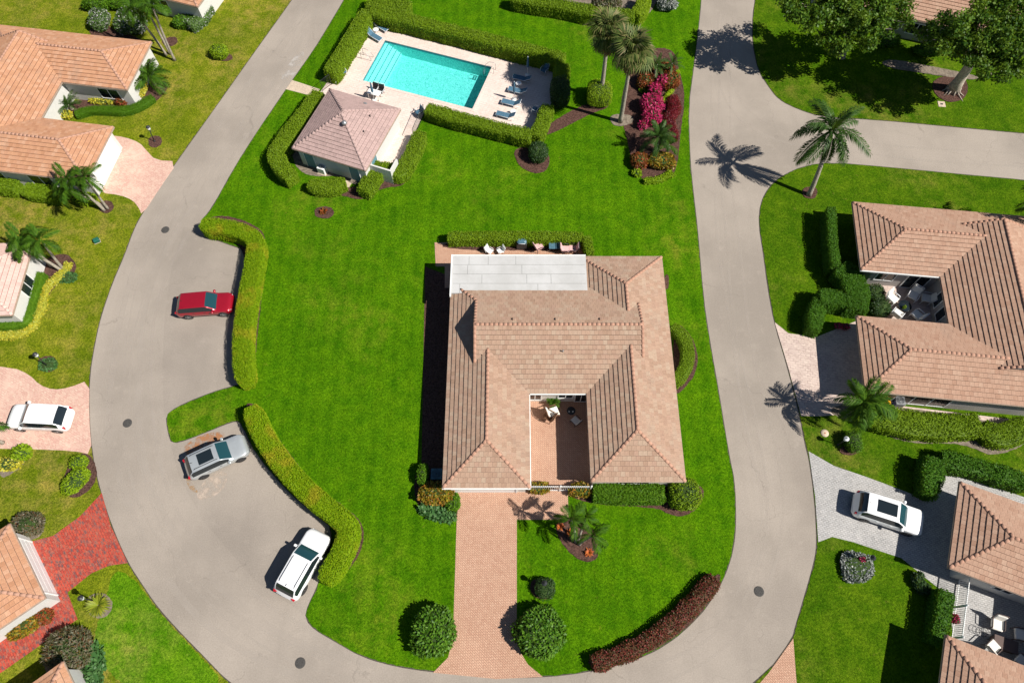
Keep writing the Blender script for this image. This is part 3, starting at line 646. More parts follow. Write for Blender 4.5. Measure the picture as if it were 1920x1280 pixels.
def broad_tree(base, label, crown, trunk_pts, r0, limbs, leaf=.2, n=26000, clumps=90, mat='leaf_tree', roots=True):
    """crown: list of (cx, cy, cz, rx, ry, rz) ellipsoids filled with leaf clumps"""
    root = empty('broadleaf_tree', (base[0], base[1], .04)); b0 = Vector((base[0], base[1], 0))
    tm = MB(); tp = [Vector(p) - b0 for p in trunk_pts]
    tm.tube(tp, [r0 * (1.5, 1.05, .9, .75, .6)[min(i, 4)] for i in range(len(tp))], 10)
    ends = []
    for i in range(limbs):
        c = crown[i % len(crown)]; e = Vector((c[0] + random.uniform(-.7, .7) * c[3], c[1] + random.uniform(-.7, .7) * c[4], c[2] + random.uniform(-.3, .5) * c[5])) - b0
        s = tp[-1].lerp(tp[-2], random.uniform(0, .7)); m1 = s.lerp(e, .5) + Vector((random.uniform(-.5, .5), random.uniform(-.5, .5), .5))
        tm.tube([s, m1, e], [r0 * .42, r0 * .26, r0 * .06], 6)
    if roots:
        for i in range(7):
            a = PI + i * .5 + random.uniform(-.2, .2); l = random.uniform(.4, 1.0); d = Vector((math.cos(a), math.sin(a), 0))
            tm.tube([d * r0 * .8 + Vector((0, 0, .7)), d * r0 * 1.6 + Vector((0, 0, .18)), d * (r0 + l) + Vector((random.uniform(-.2, .2), random.uniform(-.2, .2), .0))], [r0 * .22, r0 * .13, .02], 6)
    tm.build('trunk', 'trunk_pale', root)
    Ps = []; Ns = []; per = n // clumps
    for i in range(clumps):
        c = crown[RNG.choice(len(crown), p=np.array([q[3] * q[4] for q in crown]) / sum(q[3] * q[4] for q in crown))]
        d = RNG.normal(0, 1, 3); d /= np.linalg.norm(d); cc = np.array(c[:3]) + d * np.array(c[3:]) * RNG.uniform(.5, 1.12) - np.array([base[0], base[1], 0])
        s = RNG.uniform(.4, .95); k = int(per * s); q = RNG.normal(0, 1, (k, 3)); q /= np.linalg.norm(q, axis=1, keepdims=True)
        Ps.append(cc + q * RNG.uniform(.3, 1, (k, 1)) * np.array([1.05, 1.05, .6]) * s); Ns.append(q + np.array([0, 0, .5]))
    v, f = leaf_quads(np.concatenate(Ps), np.concatenate(Ns), leaf, leaf * .36, .6)
    o = bpy.data.objects.new('crown', np_mesh('crown', v, f, mat)); link(o, root)
    return tag(root, label, 'tree')
# ------------------------------------------------------------------ houses
TW, TC = .33, .345       # tile width, plan depth of a course
def clip_poly(poly, x0, x1, y0, y1):
    for ax, lim, keep in ((0, x0, 1), (0, x1, -1), (1, y0, 1), (1, y1, -1)):
        out = []; n = len(poly)
        for i in range(n):
            p, q = poly[i - 1], poly[i]; a = (p[ax] - lim) * keep; b2 = (q[ax] - lim) * keep
            if (a < 0) != (b2 < 0):
                w = a / (a - b2); out.append((p[0] + (q[0] - p[0]) * w, p[1] + (q[1] - p[1]) * w))
            if b2 >= 0: out.append(q)
        poly = out
        if len(poly) < 3: return []
    return poly
def parea(p): return abs(sum(p[i - 1][0] * p[i][1] - p[i][0] * p[i - 1][1] for i in range(len(p)))) / 2
cap_m = MB()
for r_, x_ in ((.108, 0), (.100, .40)):
    for k in range(7):
        a = PI * k / 6; cap_m.v.append((x_, r_ * math.cos(a) * 1.15, r_ * math.sin(a) * .75 - .01))
cap_m.f = [(k, k + 1, 8 + k, 7 + k) for k in range(6)] + [tuple(range(6, -1, -1)), tuple(range(7, 14))]; cap_m.sm = [True] * 6 + [False] * 2
CAP = {}
class House:
    def __init__(s, name, label, loc, rz, ze, t, tmat, cmat='cap_main', cat='house', tc=TC, tw=TW):
        s.root = empty(name, (loc[0], loc[1], 0), rz); tag(s.root, label, cat); s.M = T(loc[0], loc[1]) @ RZ(rz); s.ze = ze; s.t = t; s.tm = tmat; s.cm = cmat
        s.deck = MB(); s.full = []; s.v = []; s.f = []; s.caps = []; s.tc = tc; s.tw = tw
    def slope(s, poly, d):
        """poly: plan outline, d: plan direction in which the slope falls"""
        d = Vector(d); u = Vector((-d.y, d.x)); e = max(p[0] * d.x + p[1] * d.y for p in poly); t = s.t
        loc = [(p[0] * u.x + p[1] * u.y, e - (p[0] * d.x + p[1] * d.y)) for p in poly]
        def W3(a, b2, hgt=0): 
            xy = u * a + d * (e - b2); return Vector((xy.x, xy.y, s.ze + t * b2)) + N * hgt
        cs = math.sqrt(1 + t * t); N = Vector((d.x * t, d.y * t, 1)) / cs
        s.deck.add([W3(a, b2, -.01) for a, b2 in loc], [tuple(range(len(loc)))])
        u0 = min(p[0] for p in loc); u1 = max(p[0] for p in loc); s1 = max(p[1] for p in loc)
        V = Vector((-d.x, -d.y, t)) / cs; U = Vector((u.x, u.y, 0))
        k = 0
        while k * s.tc < s1:
            b0 = k * s.tc; off = (k % 2) * s.tw * .5 + random.uniform(-.02, .02); i = 0
            strip = clip_poly(loc, u0 - 1, u1 + 1, b0, b0 + s.tc)
            if len(strip) >= 3:
                a_min = min(p[0] for p in strip); a_max = max(p[0] for p in strip); a0 = u0 - off
                i = max(0, int((a_min - a0) / s.tw))
                while a0 + i * s.tw < a_max:
                    a = a0 + i * s.tw; c = clip_poly(loc, a + .004, a + s.tw - .004, b0, b0 + s.tc - .022); i += 1
                    if len(c) < 3 or parea(c) < .004: continue
                    hh = random.uniform(-.004, .006)
                    if parea(c) > .995 * (s.tw - .008) * (s.tc - .022):
                        o = W3(a + .004, b0, hh); mt = Matrix(((U.x, V.x, N.x, o.x), (U.y, V.y, N.y, o.y), (U.z, V.z, N.z, o.z), (0, 0, 0, 1))); s.full.append(mt)
                    else:
                        o = len(s.v); top = [W3(p[0], p[1], hh + .062 - .054 * (p[1] - b0) / s.tc) for p in c]; s.v += top; s.f.append(tuple(range(o, o + len(c))))
                        low = [p for p in c if abs(p[1] - b0) < 1e-6]
                        if len(low) >= 2:
                            la = min(p[0] for p in low); lb = max(p[0] for p in low); o = len(s.v)
                            s.v += [W3(la, b0, hh + .062), W3(lb, b0, hh + .062), W3(lb, b0, -.012), W3(la, b0, -.012)]; s.f.append((o, o + 1, o + 2, o + 3))
            k += 1
    def z(s, dist): return s.ze + s.t * dist
    def ridge(s, p, q): s.caps.append((Vector(p), Vector(q)))
    def finish(s, maxn=300):
        roof = s.deck.build('roof', 'roof_deck', s.root); L = (s.tc - .022) * math.sqrt(1 + s.t ** 2); w = s.tw - .008
        tv = [(0, 0, -.012), (w, 0, -.012), (w, L, -.012), (0, L, -.012), (0, 0, .062), (w, 0, .062), (w, L, .008), (0, L, .008)]
        tf = [(4, 5, 6, 7), (0, 1, 5, 4), (1, 2, 6, 5), (3, 0, 4, 7), (3, 2, 1, 0)]
        me = bpy.data.meshes.new('tile'); me.from_pydata(tv, [], tf); me.materials.append(MATS[s.tm])
        rec = []
        for mt in s.full:
            p = (s.M @ mt).translation; fw = p.y * CP + (CAM_H - p.z) * SP; px = 960 + FPX * p.x / fw; py = 640 + FPX * (-p.y * SP + (CAM_H - p.z) * CP) / fw
            ins = 5 < px < 1915 and 5 < py < 1275; nrm = (s.M.to_3x3() @ mt.to_3x3()).col[2]; vd = (Vector((0, 0, CAM_H)) - p)
            rec.append((-(nrm.dot(vd.normalized()) / vd.length_squared) if ins else 1, len(rec), mt))
        rec.sort(key=lambda r: r[:2])
        for i, (sc, _, mt) in enumerate(rec):
            if i < maxn and sc < 0:
                o = bpy.data.objects.new('tile', me); o.matrix_local = mt; link(o, roof)
            else:
                k = len(s.v); s.v += [mt @ Vector(p) for p in tv]; s.f += [tuple(k + j for j in q) for q in tf[:4]]
        mb = MB(); mb.v = [tuple(p) for p in s.v]; mb.f = s.f; mb.sm = [False] * len(s.f)
        tag(mb.build('tile_field', s.tm, roof), kind='stuff')
        if s.cm not in CAP: CAP[s.cm] = cap_m.mesh('ridge_cap', s.cm)
        n = 0
        for p, q in s.caps:
            d = q - p; l = d.length; c = max(1, int(l / .36)); x = d.normalized(); y = Vector((0, 0, 1)).cross(x).normalized(); zz = x.cross(y)
            for i in range(c):
                o = bpy.data.objects.new('ridge_cap', CAP[s.cm]); a = p + x * (l * i / c) + zz * (.018 + random.uniform(0, .006))
                o.matrix_local = Matrix(((x.x, y.x, zz.x, a.x), (x.y, y.y, zz.y, a.y), (x.z, y.z, zz.z, a.z), (0, 0, 0, 1))); link(o, roof); n += 1
        return roof
    def shell(s, outline, wall, inset=.3, gutter='gutter_tan', zw=None, wall_outline=None):
        zw = zw or s.ze - .16; roof_outline = outline; outline = wall_outline or outline
        n = len(outline)
        a = sum(outline[i][0] * outline[(i + 1) % n][1] - outline[(i + 1) % n][0] * outline[i][1] for i in range(n)); sg = 1 if a > 0 else -1
        def off(dist):
            out = []
            for i in range(n):
                p0, p1, p2 = (Vector(outline[j % n]) for j in (i - 1, i, i + 1)); e1 = (p1 - p0).normalized(); e2 = (p2 - p1).normalized()
                n1 = Vector((e1.y, -e1.x)) * sg; n2 = Vector((e2.y, -e2.x)) * sg; m_ = n1 + n2; m_ = m_ / max(.2, m_.dot(n1)); out.append(tuple(p1 + m_ * dist))
            return out
        s.wallpts = off(-inset)
        mb = MB(); loops = s.wallpts; k = len(loops)
        for i in range(k):
            p, q = loops[i], loops[(i + 1) % k]; f = [(p[0], p[1], 0), (q[0], q[1], 0), (q[0], q[1], zw), (p[0], p[1], zw)]; mb.add(f, [(0, 1, 2, 3) if sg > 0 else (3, 2, 1, 0)])
        mb.build('wall', wall, s.root); outline = roof_outline
        MB().prism(off(-.02), zw, zw + .01, (), False).build('soffit', 'soffit', s.root)
        MB().prism(off(.05), s.ze - .15, s.ze - .035, [off(-.03)], True, True).build('gutter', gutter, s.root)
    def window(s, x, y, ang, w, h, z, name='window', pane='glass_dark', frame='white_paint', mull=1):
        """centred at x, y on the wall, facing direction ang (local)"""
        x += .25 * math.cos(ang); y += .25 * math.sin(ang); M = T(x, y, z) @ RZ(ang + PI / 2); f = .07
        fr = MB().box(-w / 2 - f, w / 2 + f, -.05, .02, -f, 0, M).box(-w / 2 - f, w / 2 + f, -.05, .02, h, h + f, M).box(-w / 2 - f, -w / 2, -.05, .02, 0.001, h - .001, M).box(w / 2, w / 2 + f, -.05, .02, .001, h - .001, M)
        for i in range(mull): xx = -w / 2 + w * (i + 1) / (mull + 1); fr.box(xx - .03, xx + .03, -.045, .02, .002, h - .002, M)
        o = fr.build(name, frame, s.root)
        for i in range(mull + 1):
            a = -w / 2 + w * i / (mull + 1) + .02; b2 = -w / 2 + w * (i + 1) / (mull + 1) - .02
            MB().box(a, b2, -.02, .01, .003, h - .003, M).build('pane', pane, o)
        return o
    def garage(s, x, y, ang, w=4.9, h=2.1):
        x += .25 * math.cos(ang); y += .25 * math.sin(ang); M = T(x, y, 0) @ RZ(ang + PI / 2); o = MB().box(-w / 2 - .12, -w / 2, -.06, .02, 0, h + .1, M).box(w / 2, w / 2 + .12, -.06, .02, 0, h + .1, M).box(-w / 2, w / 2, -.06, .02, h, h + .1, M).build('garage_door', 'white_paint', s.root)
        for k in range(4): MB().box(-w / 2 + .01, w / 2 - .01, -.03, .01, .02 + k * h / 4, (k + 1) * h / 4 - .015, M).build('door_panel', 'white_paint', o)
def villa(H, a0, a1, b0, b1, sa, sb, yc, g0=2.15, g1=2.5, run=4.9, nb=None, wall='wall_cream', endin=0):
    ac, ha, bc, hb = (a0 + a1) / 2, (a1 - a0) / 2, (b0 + b1) / 2, (b1 - b0) / 2; yr = yc + run; yn = yr + run; z = H.z; top = nb if nb else yn
    S_, N_, E_, W_ = (0, -1), (0, 1), (1, 0), (-1, 0)
    H.slope([(a1, yc), (b0, yc), (bc, yc + hb), (b1 - g1, yc + g1), (b1 - g1, yr), (a0 + g0, yr), (a0 + g0, yc + g0), (ac, yc + ha)], S_)
    if nb: H.slope([(a0, yn), (b0, yn), (bc, yn - hb), (b1 - g1, yn - g1), (b1 - g1, yr), (a0 + g0, yr), (a0 + g0, yn - g0)][::-1], N_)
    else: H.slope([(a0, yn), (b1, yn), (b1 - g1, yn - g1), (b1 - g1, yr), (a0 + g0, yr), (a0 + g0, yn - g0)][::-1], N_)
    H.slope([(a0, sa), (ac, sa + ha), (ac, yc + ha), (a0 + g0, yc + g0), (a0 + g0, yn - g0), (a0, yn)], W_)
    H.slope([(a1, sa), (a1, yc), (ac, yc + ha), (ac, sa + ha)], E_)
    H.slope([(a0, sa), (a1, sa), (ac, sa + ha)], S_); H.slope([(b0, sb), (b1, sb), (bc, sb + hb)], S_)
    H.slope([(b0, sb), (bc, sb + hb), (bc, yc + hb), (b0, yc)], W_)
    if nb:
        H.slope([(b0, yn), (bc, yn - hb), (bc, nb - hb), (b0, nb)], W_); H.slope([(b0, nb), (b1, nb), (bc, nb - hb)], N_)
        H.slope([(b1, sb), (b1, nb), (bc, nb - hb), (bc, yn - hb), (b1 - g1, yn - g1), (b1 - g1, yc + g1), (bc, yc + hb), (bc, sb + hb)], E_)
    else: H.slope([(b1, sb), (b1, yn), (b1 - g1, yn - g1), (b1 - g1, yc + g1), (bc, yc + hb), (bc, sb + hb)], E_)
    R = H.ridge; za, zb, ze, zr = z(ha), z(hb), H.ze, z(run)
    R((a0, sa, ze), (ac, sa + ha, za)); R((a1, sa, ze), (ac, sa + ha, za)); R((ac, sa + ha, za), (ac, yc + ha, za))
    R((b0, sb, ze), (bc, sb + hb, zb)); R((b1, sb, ze), (bc, sb + hb, zb)); R((bc, sb + hb, zb), (bc, yc + hb, zb))
    R((a0 + g0, yr, zr), (b1 - g1, yr, zr)); R((a0, yn, ze), (a0 + g0, yn - g0, z(g0)))
    R((a0 + g0, yc + g0, z(g0)), (a0 + g0, yr, zr)); R((a0 + g0, yn - g0, z(g0)), (a0 + g0, yr, zr)); R((b1 - g1, yc + g1, z(g1)), (b1 - g1, yr, zr)); R((b1 - g1, yn - g1, z(g1)), (b1 - g1, yr, zr))
    if nb: R((b0, nb, ze), (bc, nb - hb, zb)); R((b1, nb, ze), (bc, nb - hb, zb)); R((bc, yn - hb, zb), (bc, nb - hb, zb))
    else: R((b1, yn, ze), (b1 - g1, yn - g1, z(g1)))
    for x, g, sg in ((a0 + g0 + .1, g0, -1), (b1 - g1 - .1, g1, 1)):
        zz = z(g) - .1; f = [(x, yc + g, zz), (x, yn - g, zz), (x, yr, zr - .03)]; MB().add(f, [(0, 1, 2), (2, 1, 0)]).build('gable', 'wall_white', H.root)
    out = [(a0, sa), (a1, sa), (a1, yc), (b0, yc), (b0, sb), (b1, sb), (b1, top)] + ([(b0, top), (b0, yn)] if nb else []) + [(a0, yn)]
    wo = [(p[0], p[1] + endin) if p[1] in (sa, sb) else p for p in out]
    H.shell(out, wall, wall_outline=wo)
def hip(H, w, d, wall='wall_cream'):
    h = min(w, d) / 2
    if w >= d: r0, r1 = (h, h), (w - h, h)
    else: r0, r1 = (h, h), (h, d - h)
    if w >= d:
        H.slope([(0, 0), (w, 0), r1, r0], (0, -1)); H.slope([(w, d), (0, d), r0, r1], (0, 1)); H.slope([(0, 0), r0, (0, d)], (-1, 0)); H.slope([(w, 0), (w, d), r1], (1, 0)); e = (r0, r1, r1, r0)
    else:
        H.slope([(0, 0), r0, r1, (0, d)], (-1, 0)); H.slope([(w, 0), (w, d), r1, r0], (1, 0)); H.slope([(0, 0), (w, 0), r0], (0, -1)); H.slope([(0, d), r1, (w, d)], (0, 1)); e = (r0, r0, r1, r1)
    for c, q in zip(((0, 0), (w, 0), (w, d), (0, d)), e): H.ridge((c[0], c[1], H.ze), (q[0], q[1], H.z(h)))
    if abs(w - d) > .6: H.ridge((r0[0], r0[1], H.z(h)), (r1[0], r1[1], H.z(h)))
    H.shell([(0, 0), (w, 0), (w, d), (0, d)], wall)
SOUTH, NORTH, EAST, WEST = -PI / 2, PI / 2, 0, PI
# the house in the middle
HM = House('courtyard_house', 'tan tiled U-shaped house with white flat back roof, alone on the central lawn', (-.08, 0), 0, 2.6, .417, 'tiles_main')
villa(HM, -4.95, 1.39, 5.82, 12.7, 12.65, 13.1, 19.97, 2.15, 2.53, 4.9, 32.3, 'wall_cream')
r_main = HM.finish()
fx0, fx1, fy0, fy1, fz = -4.88, 6.25, 28.55, 32.12, 3.02
MB().box(fx0, fx1, fy0, fy1, fz - .16, fz).build('flat_roof', 'flat_roof', HM.root)
fl = [o for o in HM.root.children if o.name.startswith('flat_roof')][0]
sm = MB()
for k in range(1, 4): sm.box(fx0 + .1, fx1 - .1, fy0 + k * .9 - .012, fy0 + k * .9 + .012, fz, fz + .006)
for x, k in ((-3.5, 3), (-1.9, 3), (.4, 3), (-3.6, 2), (.9, 2), (-2.4, 1), (3.3, 1), (1.3, 1), (2.2, 0), (-4.2, 0)): sm.box(x - .012, x + .012, fy0 + k * .9 + .013, fy0 + k * .9 + .85, fz, fz + .006)
sm.build('seam', 'seam', fl)
MB().box(fx0 - .12, fx0 - .01, fy0 - .3, fy1 + .1, fz - .2, fz + .05).box(fx0 - .01, fx1, fy1 + .01, fy1 + .1, fz - .2, fz + .02).build('edge_trim', 'white_paint', fl)
for x in (-4.6, -2.2, .6, 3.4, 5.9): MB().box(x - .06, x + .06, 31.8, 31.92, .05, fz - .16).build('porch_post', 'white_paint', HM.root)
for px_ in (966, 1046, 1129):
    x = G(px_, 600, 4.4)[0]; M_ = T(x, 25.35, HM.z(29.77 - 25.35)) @ Matrix.Rotation(-.395, 4, 'X')
    v = MB().rbox(-.13, .13, -.13, .13, 0, .16, .03, M_).build('roof_vent', 'tiles_main', r_main); MB().box(-.1, .1, .131, .14, .02, .12, M_).build('vent_mouth', 'black_trim', v)
MB().tube([(4.0, 22.9, HM.z(2.9)), (4.0, 22.9, HM.z(2.9) + .3)], .05, 8).build('vent_pipe', 'grey_metal', r_main)
for a_, b_ in (((-4.95, 12.58), (1.39, 12.58)), ((1.44, 12.7), (1.44, 19.9)), ((1.45, 19.9), (5.8, 19.9))):
    MB().box(min(a_[0], b_[0]) - .03, max(a_[0], b_[0]) + .03, min(a_[1], b_[1]) - .035, max(a_[1], b_[1]) + .035, 2.46, 2.58).build('gutter', 'white_paint', HM.root, (0, 0, .002))
HM.garage(-2.0, 13.2, SOUTH, 4.7); HM.window(1.9, 20.52, SOUTH, .9, 1.6, .5); HM.window(4.3, 20.52, SOUTH, 1.1, 1.3, .9); HM.window(5.55, 20.52, SOUTH, .9, 1.9, .1, 'door')
HM.window(9.2, 13.65, SOUTH, 2.2, 1.2, .9); HM.window(.84, 16.5, EAST, 1.6, 1.2, .9); HM.window(6.37, 16.5, WEST, 1.6, 1.2, .9); HM.window(-4.4, 18, WEST, 1.4, 1.2, .9); HM.window(12.15, 20, EAST, 1.6, 1.2, .9); HM.window(12.15, 26, EAST, 1.6, 1.2, .9)
# the house east of it, turned to the west
HE = House('courtyard_house', 'tan tiled house east of the right-hand road with a courtyard of white chairs', (29.89, 37.93), math.radians(-96), 2.6, .417, 'tiles_east')
villa(HE, 0, 6.95, 11.42, 17.95, 0, -.82, 6.5, 2.05, 2.5, 4.9, None, 'wall_grey', 1.1)
HE.finish(); MB().box(6.93, 7.03, -.02, 6.5, 2.45, 2.575).build('gutter', 'white_paint', HE.root); HE.window(6.4, 2.6, EAST, 1.5, 1.2, .9); HE.window(6.4, 5.3, EAST, 1.8, 2.0, .1, 'door'); HE.window(8.4, 7.05, SOUTH, .8, 1.5, .6, mull=0); HE.window(9.8, 7.05, SOUTH, .8, 1.5, .6, mull=0); HE.garage(14.7, .83, SOUTH, 4.6)
HE.window(17.4, 4.2, EAST, 4.2, 1.5, .35, 'door', mull=2)
# south-east house
HS = House('courtyard_house', 'tan tiled house in the lower right corner with a grey paved courtyard', (32.56, 13.07), math.radians(-112), 2.6, .417, 'tiles_east')
villa(HS, 0, 6.45, 10.95, 17.4, 0, .4, 7.0, 2.1, 2.5, 4.9, None, 'wall_white', 1.1); HS.finish(); HS.garage(3.2, 1.65, SOUTH, 4.6); HS.window(5.9, 4.3, EAST, 1.2, 1.0, 1.1)
# north-west house
HN = House('courtyard_house', 'orange tiled house at upper left with a planted courtyard open to the lawn', (-38.03, 40.21), math.radians(81.5), 2.6, .417, 'tiles_west')
villa(HN, 0, 6.35, 10.95, 17.35, 0, .5, 7.1, 2.1, 2.5, 4.9, None, 'wall_white'); HN.finish(); HN.garage(3.2, .55, SOUTH, 4.6); HN.window(11.5, 3.0, WEST, 2.0, 1.2, .8); HN.window(.55, 5, WEST, 2.2, 1.5, .5); HN.window(.55, 9.5, WEST, 1.6, 1.2, .8)
# south-west house
HW = House('courtyard_house', 'pale orange tiled house at lower left beside the red brick driveway', (-24.98, -3.39), math.radians(128.3), 2.6, .417, 'tiles_west')
villa(HW, 0, 6.3, 10.84, 17.12, .64, 0, 7.0, 2.1, 2.5, 4.9, None, 'wall_white'); HW.finish(); HW.garage(14, .55, SOUTH, 4.6)
# pink roofed house at the left edge
HP = House('bungalow', 'pink tiled house corner at the left edge behind the yellow flower border', (-54.5, 26.2), math.radians(2.3), 2.6, .417, 'tiles_pink', 'tiles_pink')
hip(HP, 14, 6.95, 'wall_white'); HP.finish(); HP.window(13.45, 3.4, EAST, 1.6, 1.2, .9)
# house at the top left
p0 = Vector(G(370, 13, 2.6)); p1 = Vector(G(317, 0, 2.6)); a_ = math.atan2(p0.y - p1.y, p0.x - p1.x); og = p0 - Vector((math.cos(a_), math.sin(a_))) * 13
HT = House('bungalow', 'white walled house corner at the top edge above the left-hand palms', og, a_, 2.6, .417, 'tiles_west')
hip(HT, 13, 10, 'wall_white'); HT.finish(); HT.window(8, .55, SOUTH, 1.8, 1.2, .8)
# house behind the big trees
p0 = Vector(G(1692, 32, 2.6)); p1 = Vector(G(1756, 46, 2.6)); a_ = math.atan2(p1.y - p0.y, p1.x - p0.x); og = p0 - Vector((math.cos(a_), math.sin(a_))) * 9
HB = House('bungalow', 'tan tiled house at the upper right behind the two big trees', og, a_, 2.6, .417, 'tiles_east')
hip(HB, 22, 11, 'wall_grey'); HB.finish(); HB.window(11, .55, SOUTH, 1.8, 1.2, .8); HB.window(5, .55, SOUTH, 1.8, 1.2, .8)
# pool house
HQ = House('pool_house', 'small square pool house with a pinkish grey pyramid roof beside the pool', (-20.17, 44.05), math.radians(-20.2), 2.5, .58, 'tiles_pool', 'tiles_pool', 'pool house', .3, .3)
hip(HQ, 7.43, 7.72, 'wall_white'); rq = HQ.finish(); HQ.window(1.3, .55, SOUTH, .95, 2.0, .05, 'door', 'teal_door', 'white_paint', 0); HQ.window(5.9, .55, SOUTH, .95, 2.0, .05, 'door', 'teal_door', 'white_paint', 0); HQ.window(6.88, 2.0, EAST, .95, 2.0, .05, 'door', 'teal_door', 'white_paint', 0)
MB().lathe([(.12, 0), (.12, .25), (.24, .27), (.24, .36), (.1, .48), (.02, .5)], 12, T(4.35, 2.9, HQ.z(2.85))).build('roof_vent', 'grey_metal', rq)
for x, y in ((5.7, 5.1), (5.9, 3.3)): MB().tube([(x, y, HQ.z(7.43 - x)), (x, y, HQ.z(7.43 - x) + .25)], .05, 8).build('vent_pipe', 'black_trim', rq)
MB().rbox(-.15, .15, -.12, .12, 0, .14, .03, T(4.4, 6.6, HQ.z(1.15)) @ Matrix.Rotation(-.5, 4, 'X')).build('roof_vent', 'grey_metal', rq)
MB().box(7.0, 9.3, 1.1, 1.25, 0, 1.9).box(9.15, 9.3, 1.26, 2.6, 0, 1.9).build('shower_wall', 'wall_white', HQ.root)
# ------------------------------------------------------------------ cars
def car(label, px, head, L, Wd, Ht, paint, rim='rim', sunroof=None, rails=False, hood=.27, glass='glass_teal', tail='wide', trim='black_trim'):
    x, y = G(px[0], px[1], Ht * .55); root = empty('parked_car', (x, y, .03 if y else 0), head); tag(root, label, 'car', 'parked cars')
    hw = Wd / 2; g0, g1, g2, g3 = hood, hood + .155, .87, .955       # windscreen base, roof front, roof rear, rear glass base
    st = [0, .012, .04, .09, .16, .22, g0 - .02, g0, g0 + .05, g0 + .105, g1, .50, .58, .60, .70, .76, .78, g2, (g2 + g3) / 2, g3, .98, .995, 1.0]
    belt = Ht * .635; hoodz = Ht * .615
    def top(f):
        if f <= g0: return Ht * (.36 + .20 * min(1, f / .05) ** .6) + (hoodz - Ht * .56) * min(1, f / g0)
        if f <= g1: q = (f - g0) / (g1 - g0); return hoodz + (Ht - .03 - hoodz) * (q ** .82)
        if f <= g2: return Ht - .03 - .05 * ((f - g1) / (g2 - g1)) ** 2
        if f <= g3: q = (f - g2) / (g3 - g2); return (Ht - .08) - (Ht - .08 - belt - .03) * q ** 1.3
        return belt + .03 - (f - g3) / (1 - g3) * Ht * .22
    def halfw(f):
        e = min(f / .10, (1 - f) / .075, 1); return hw * (.70 + .30 * (1 - (1 - e) ** 2.2))
    def tophw(f):
        w = halfw(f)
        if f <= g0: return w * .86
        if f <= g1: return w * (.86 - .05 * (f - g0) / (g1 - g0))
        if f <= g2: return w * .81
        if f <= g3: return w * (.81 + .04 * (f - g2) / (g3 - g2))
        return w * .86
    V = []; NP = 9
    for f in st:
        X = L * (.5 - f); w = halfw(f); tz = top(f); tw = tophw(f); bz = min(belt + .02 * f, tz - .035); low = .30 + .12 * (max(0, .05 - f) + max(0, f - .95)) / .05
        sec = [(w * .90, low), (w * .985, low + .12), (w, Ht * .40), (w * .985, bz - .06), (w * .955, bz), (tw, tz - .015), (tw * .90, tz + .015), (tw * .5, tz + .04), (0, tz + .05)]
        V.append([(X, a, z) for a, z in sec])
    groups = {'body': [], 'windshield': [], 'rear_window': [], 'sl': [], 'sr': []}
    for i in range(len(st) - 1):
        fm = (st[i] + st[i + 1]) / 2
        for k in range(NP - 1):
            for sg in (1, -1):
                q = [V[i][k], V[i][k + 1], V[i + 1][k + 1], V[i + 1][k]]; q = [(p[0], p[1] * sg, p[2]) for p in q]
                if sg < 0: q = q[::-1]
                key = 'body'
                if k >= 6 and g0 < fm < g1: key = 'windshield'
                elif k >= 6 and g2 < fm < g3: key = 'rear_window'
                elif k == 4 and g0 + .06 < fm < g3 - .05: key = 'sl' if sg > 0 else 'sr'
                groups[key].append(q)
    def mk(name, fs, mat, push=0):
        idx = {}; vs = []; ff = []
        for q in fs:
            r_ = []
            for p in q:
                kk = tuple(round(c, 4) for c in p)
                if kk not in idx: idx[kk] = len(vs); vs.append(p)
                r_.append(idx[kk])
            r_ = list(dict.fromkeys(r_))
            if len(r_) > 2: ff.append(tuple(r_))
        mb = MB(); mb.v = vs; mb.f = ff; mb.sm = [True] * len(ff); return mb.build(name, mat, root)
    for sec, rev in ((V[0], False), (V[-1], True)):
        for k in range(NP - 1):
            q = [(sec[k][0], sec[k][1], sec[k][2]), (sec[k][0], -sec[k][1], sec[k][2]), (sec[k + 1][0], -sec[k + 1][1], sec[k + 1][2]), (sec[k + 1][0], sec[k + 1][1], sec[k + 1][2])]
            groups['body'].append(q[::-1] if rev else q)
    mk('body', groups['body'], paint); mk('windshield', groups['windshield'], glass); mk('rear_window', groups['rear_window'], 'glass_dark')
    mk('side_window', groups['sl'], 'glass_dark'); mk('side_window', groups['sr'], 'glass_dark')
    MB().box(-L * .44, L * .44, -hw * .86, hw * .86, .2, .34).build('underbody', trim, root)
    for sy in (1, -1):
        for fx in (.185, .80):
            X = L * (.5 - fx); M = T(X, sy * (hw - .10), .355) @ Matrix.Rotation(-sy * PI / 2, 4, 'X'); wh = empty('wheel', (0, 0, 0), 0, root)
            ar = MB().lathe([(.43, -.16), (.43, .085), (.38, .1)], 20, T(0, 0, .03) @ M); ar.build('wheel_arch', trim, root)
            MB().lathe([(.2, -.1), (.355, -.1), (.36, .10), (.33, .125), (.24, .13)], 20, M).build('tyre', 'rubber', wh)
            rm = MB().lathe([(.245, .10), (.245, .132), (.225, .135), (.21, .12)], 18, M)
            for k in range(5): rm.box(-.03, .03, .03, .23, .115, .138, M @ RZ(k * 2 * PI / 5))
            rm.lathe([(.06, .11), (.06, .142), (.03, .145)], 10, M).build('rim', rim, wh)
        mi = MB().rbox(-.09, .09, -.07, .16, -.07, .09, .03, T(L * (.5 - g0 - .055), sy * (hw + .03), belt + .06) @ RZ(0 if sy > 0 else PI)); mi.build('mirror', paint, root)
        MB().rbox(-.24, .05, -.1, .1, -.06, .05, .02, T(L * .462, sy * hw * .70, Ht * .46) @ RZ(-sy * .45)).build('headlight', 'clear_lens', root)
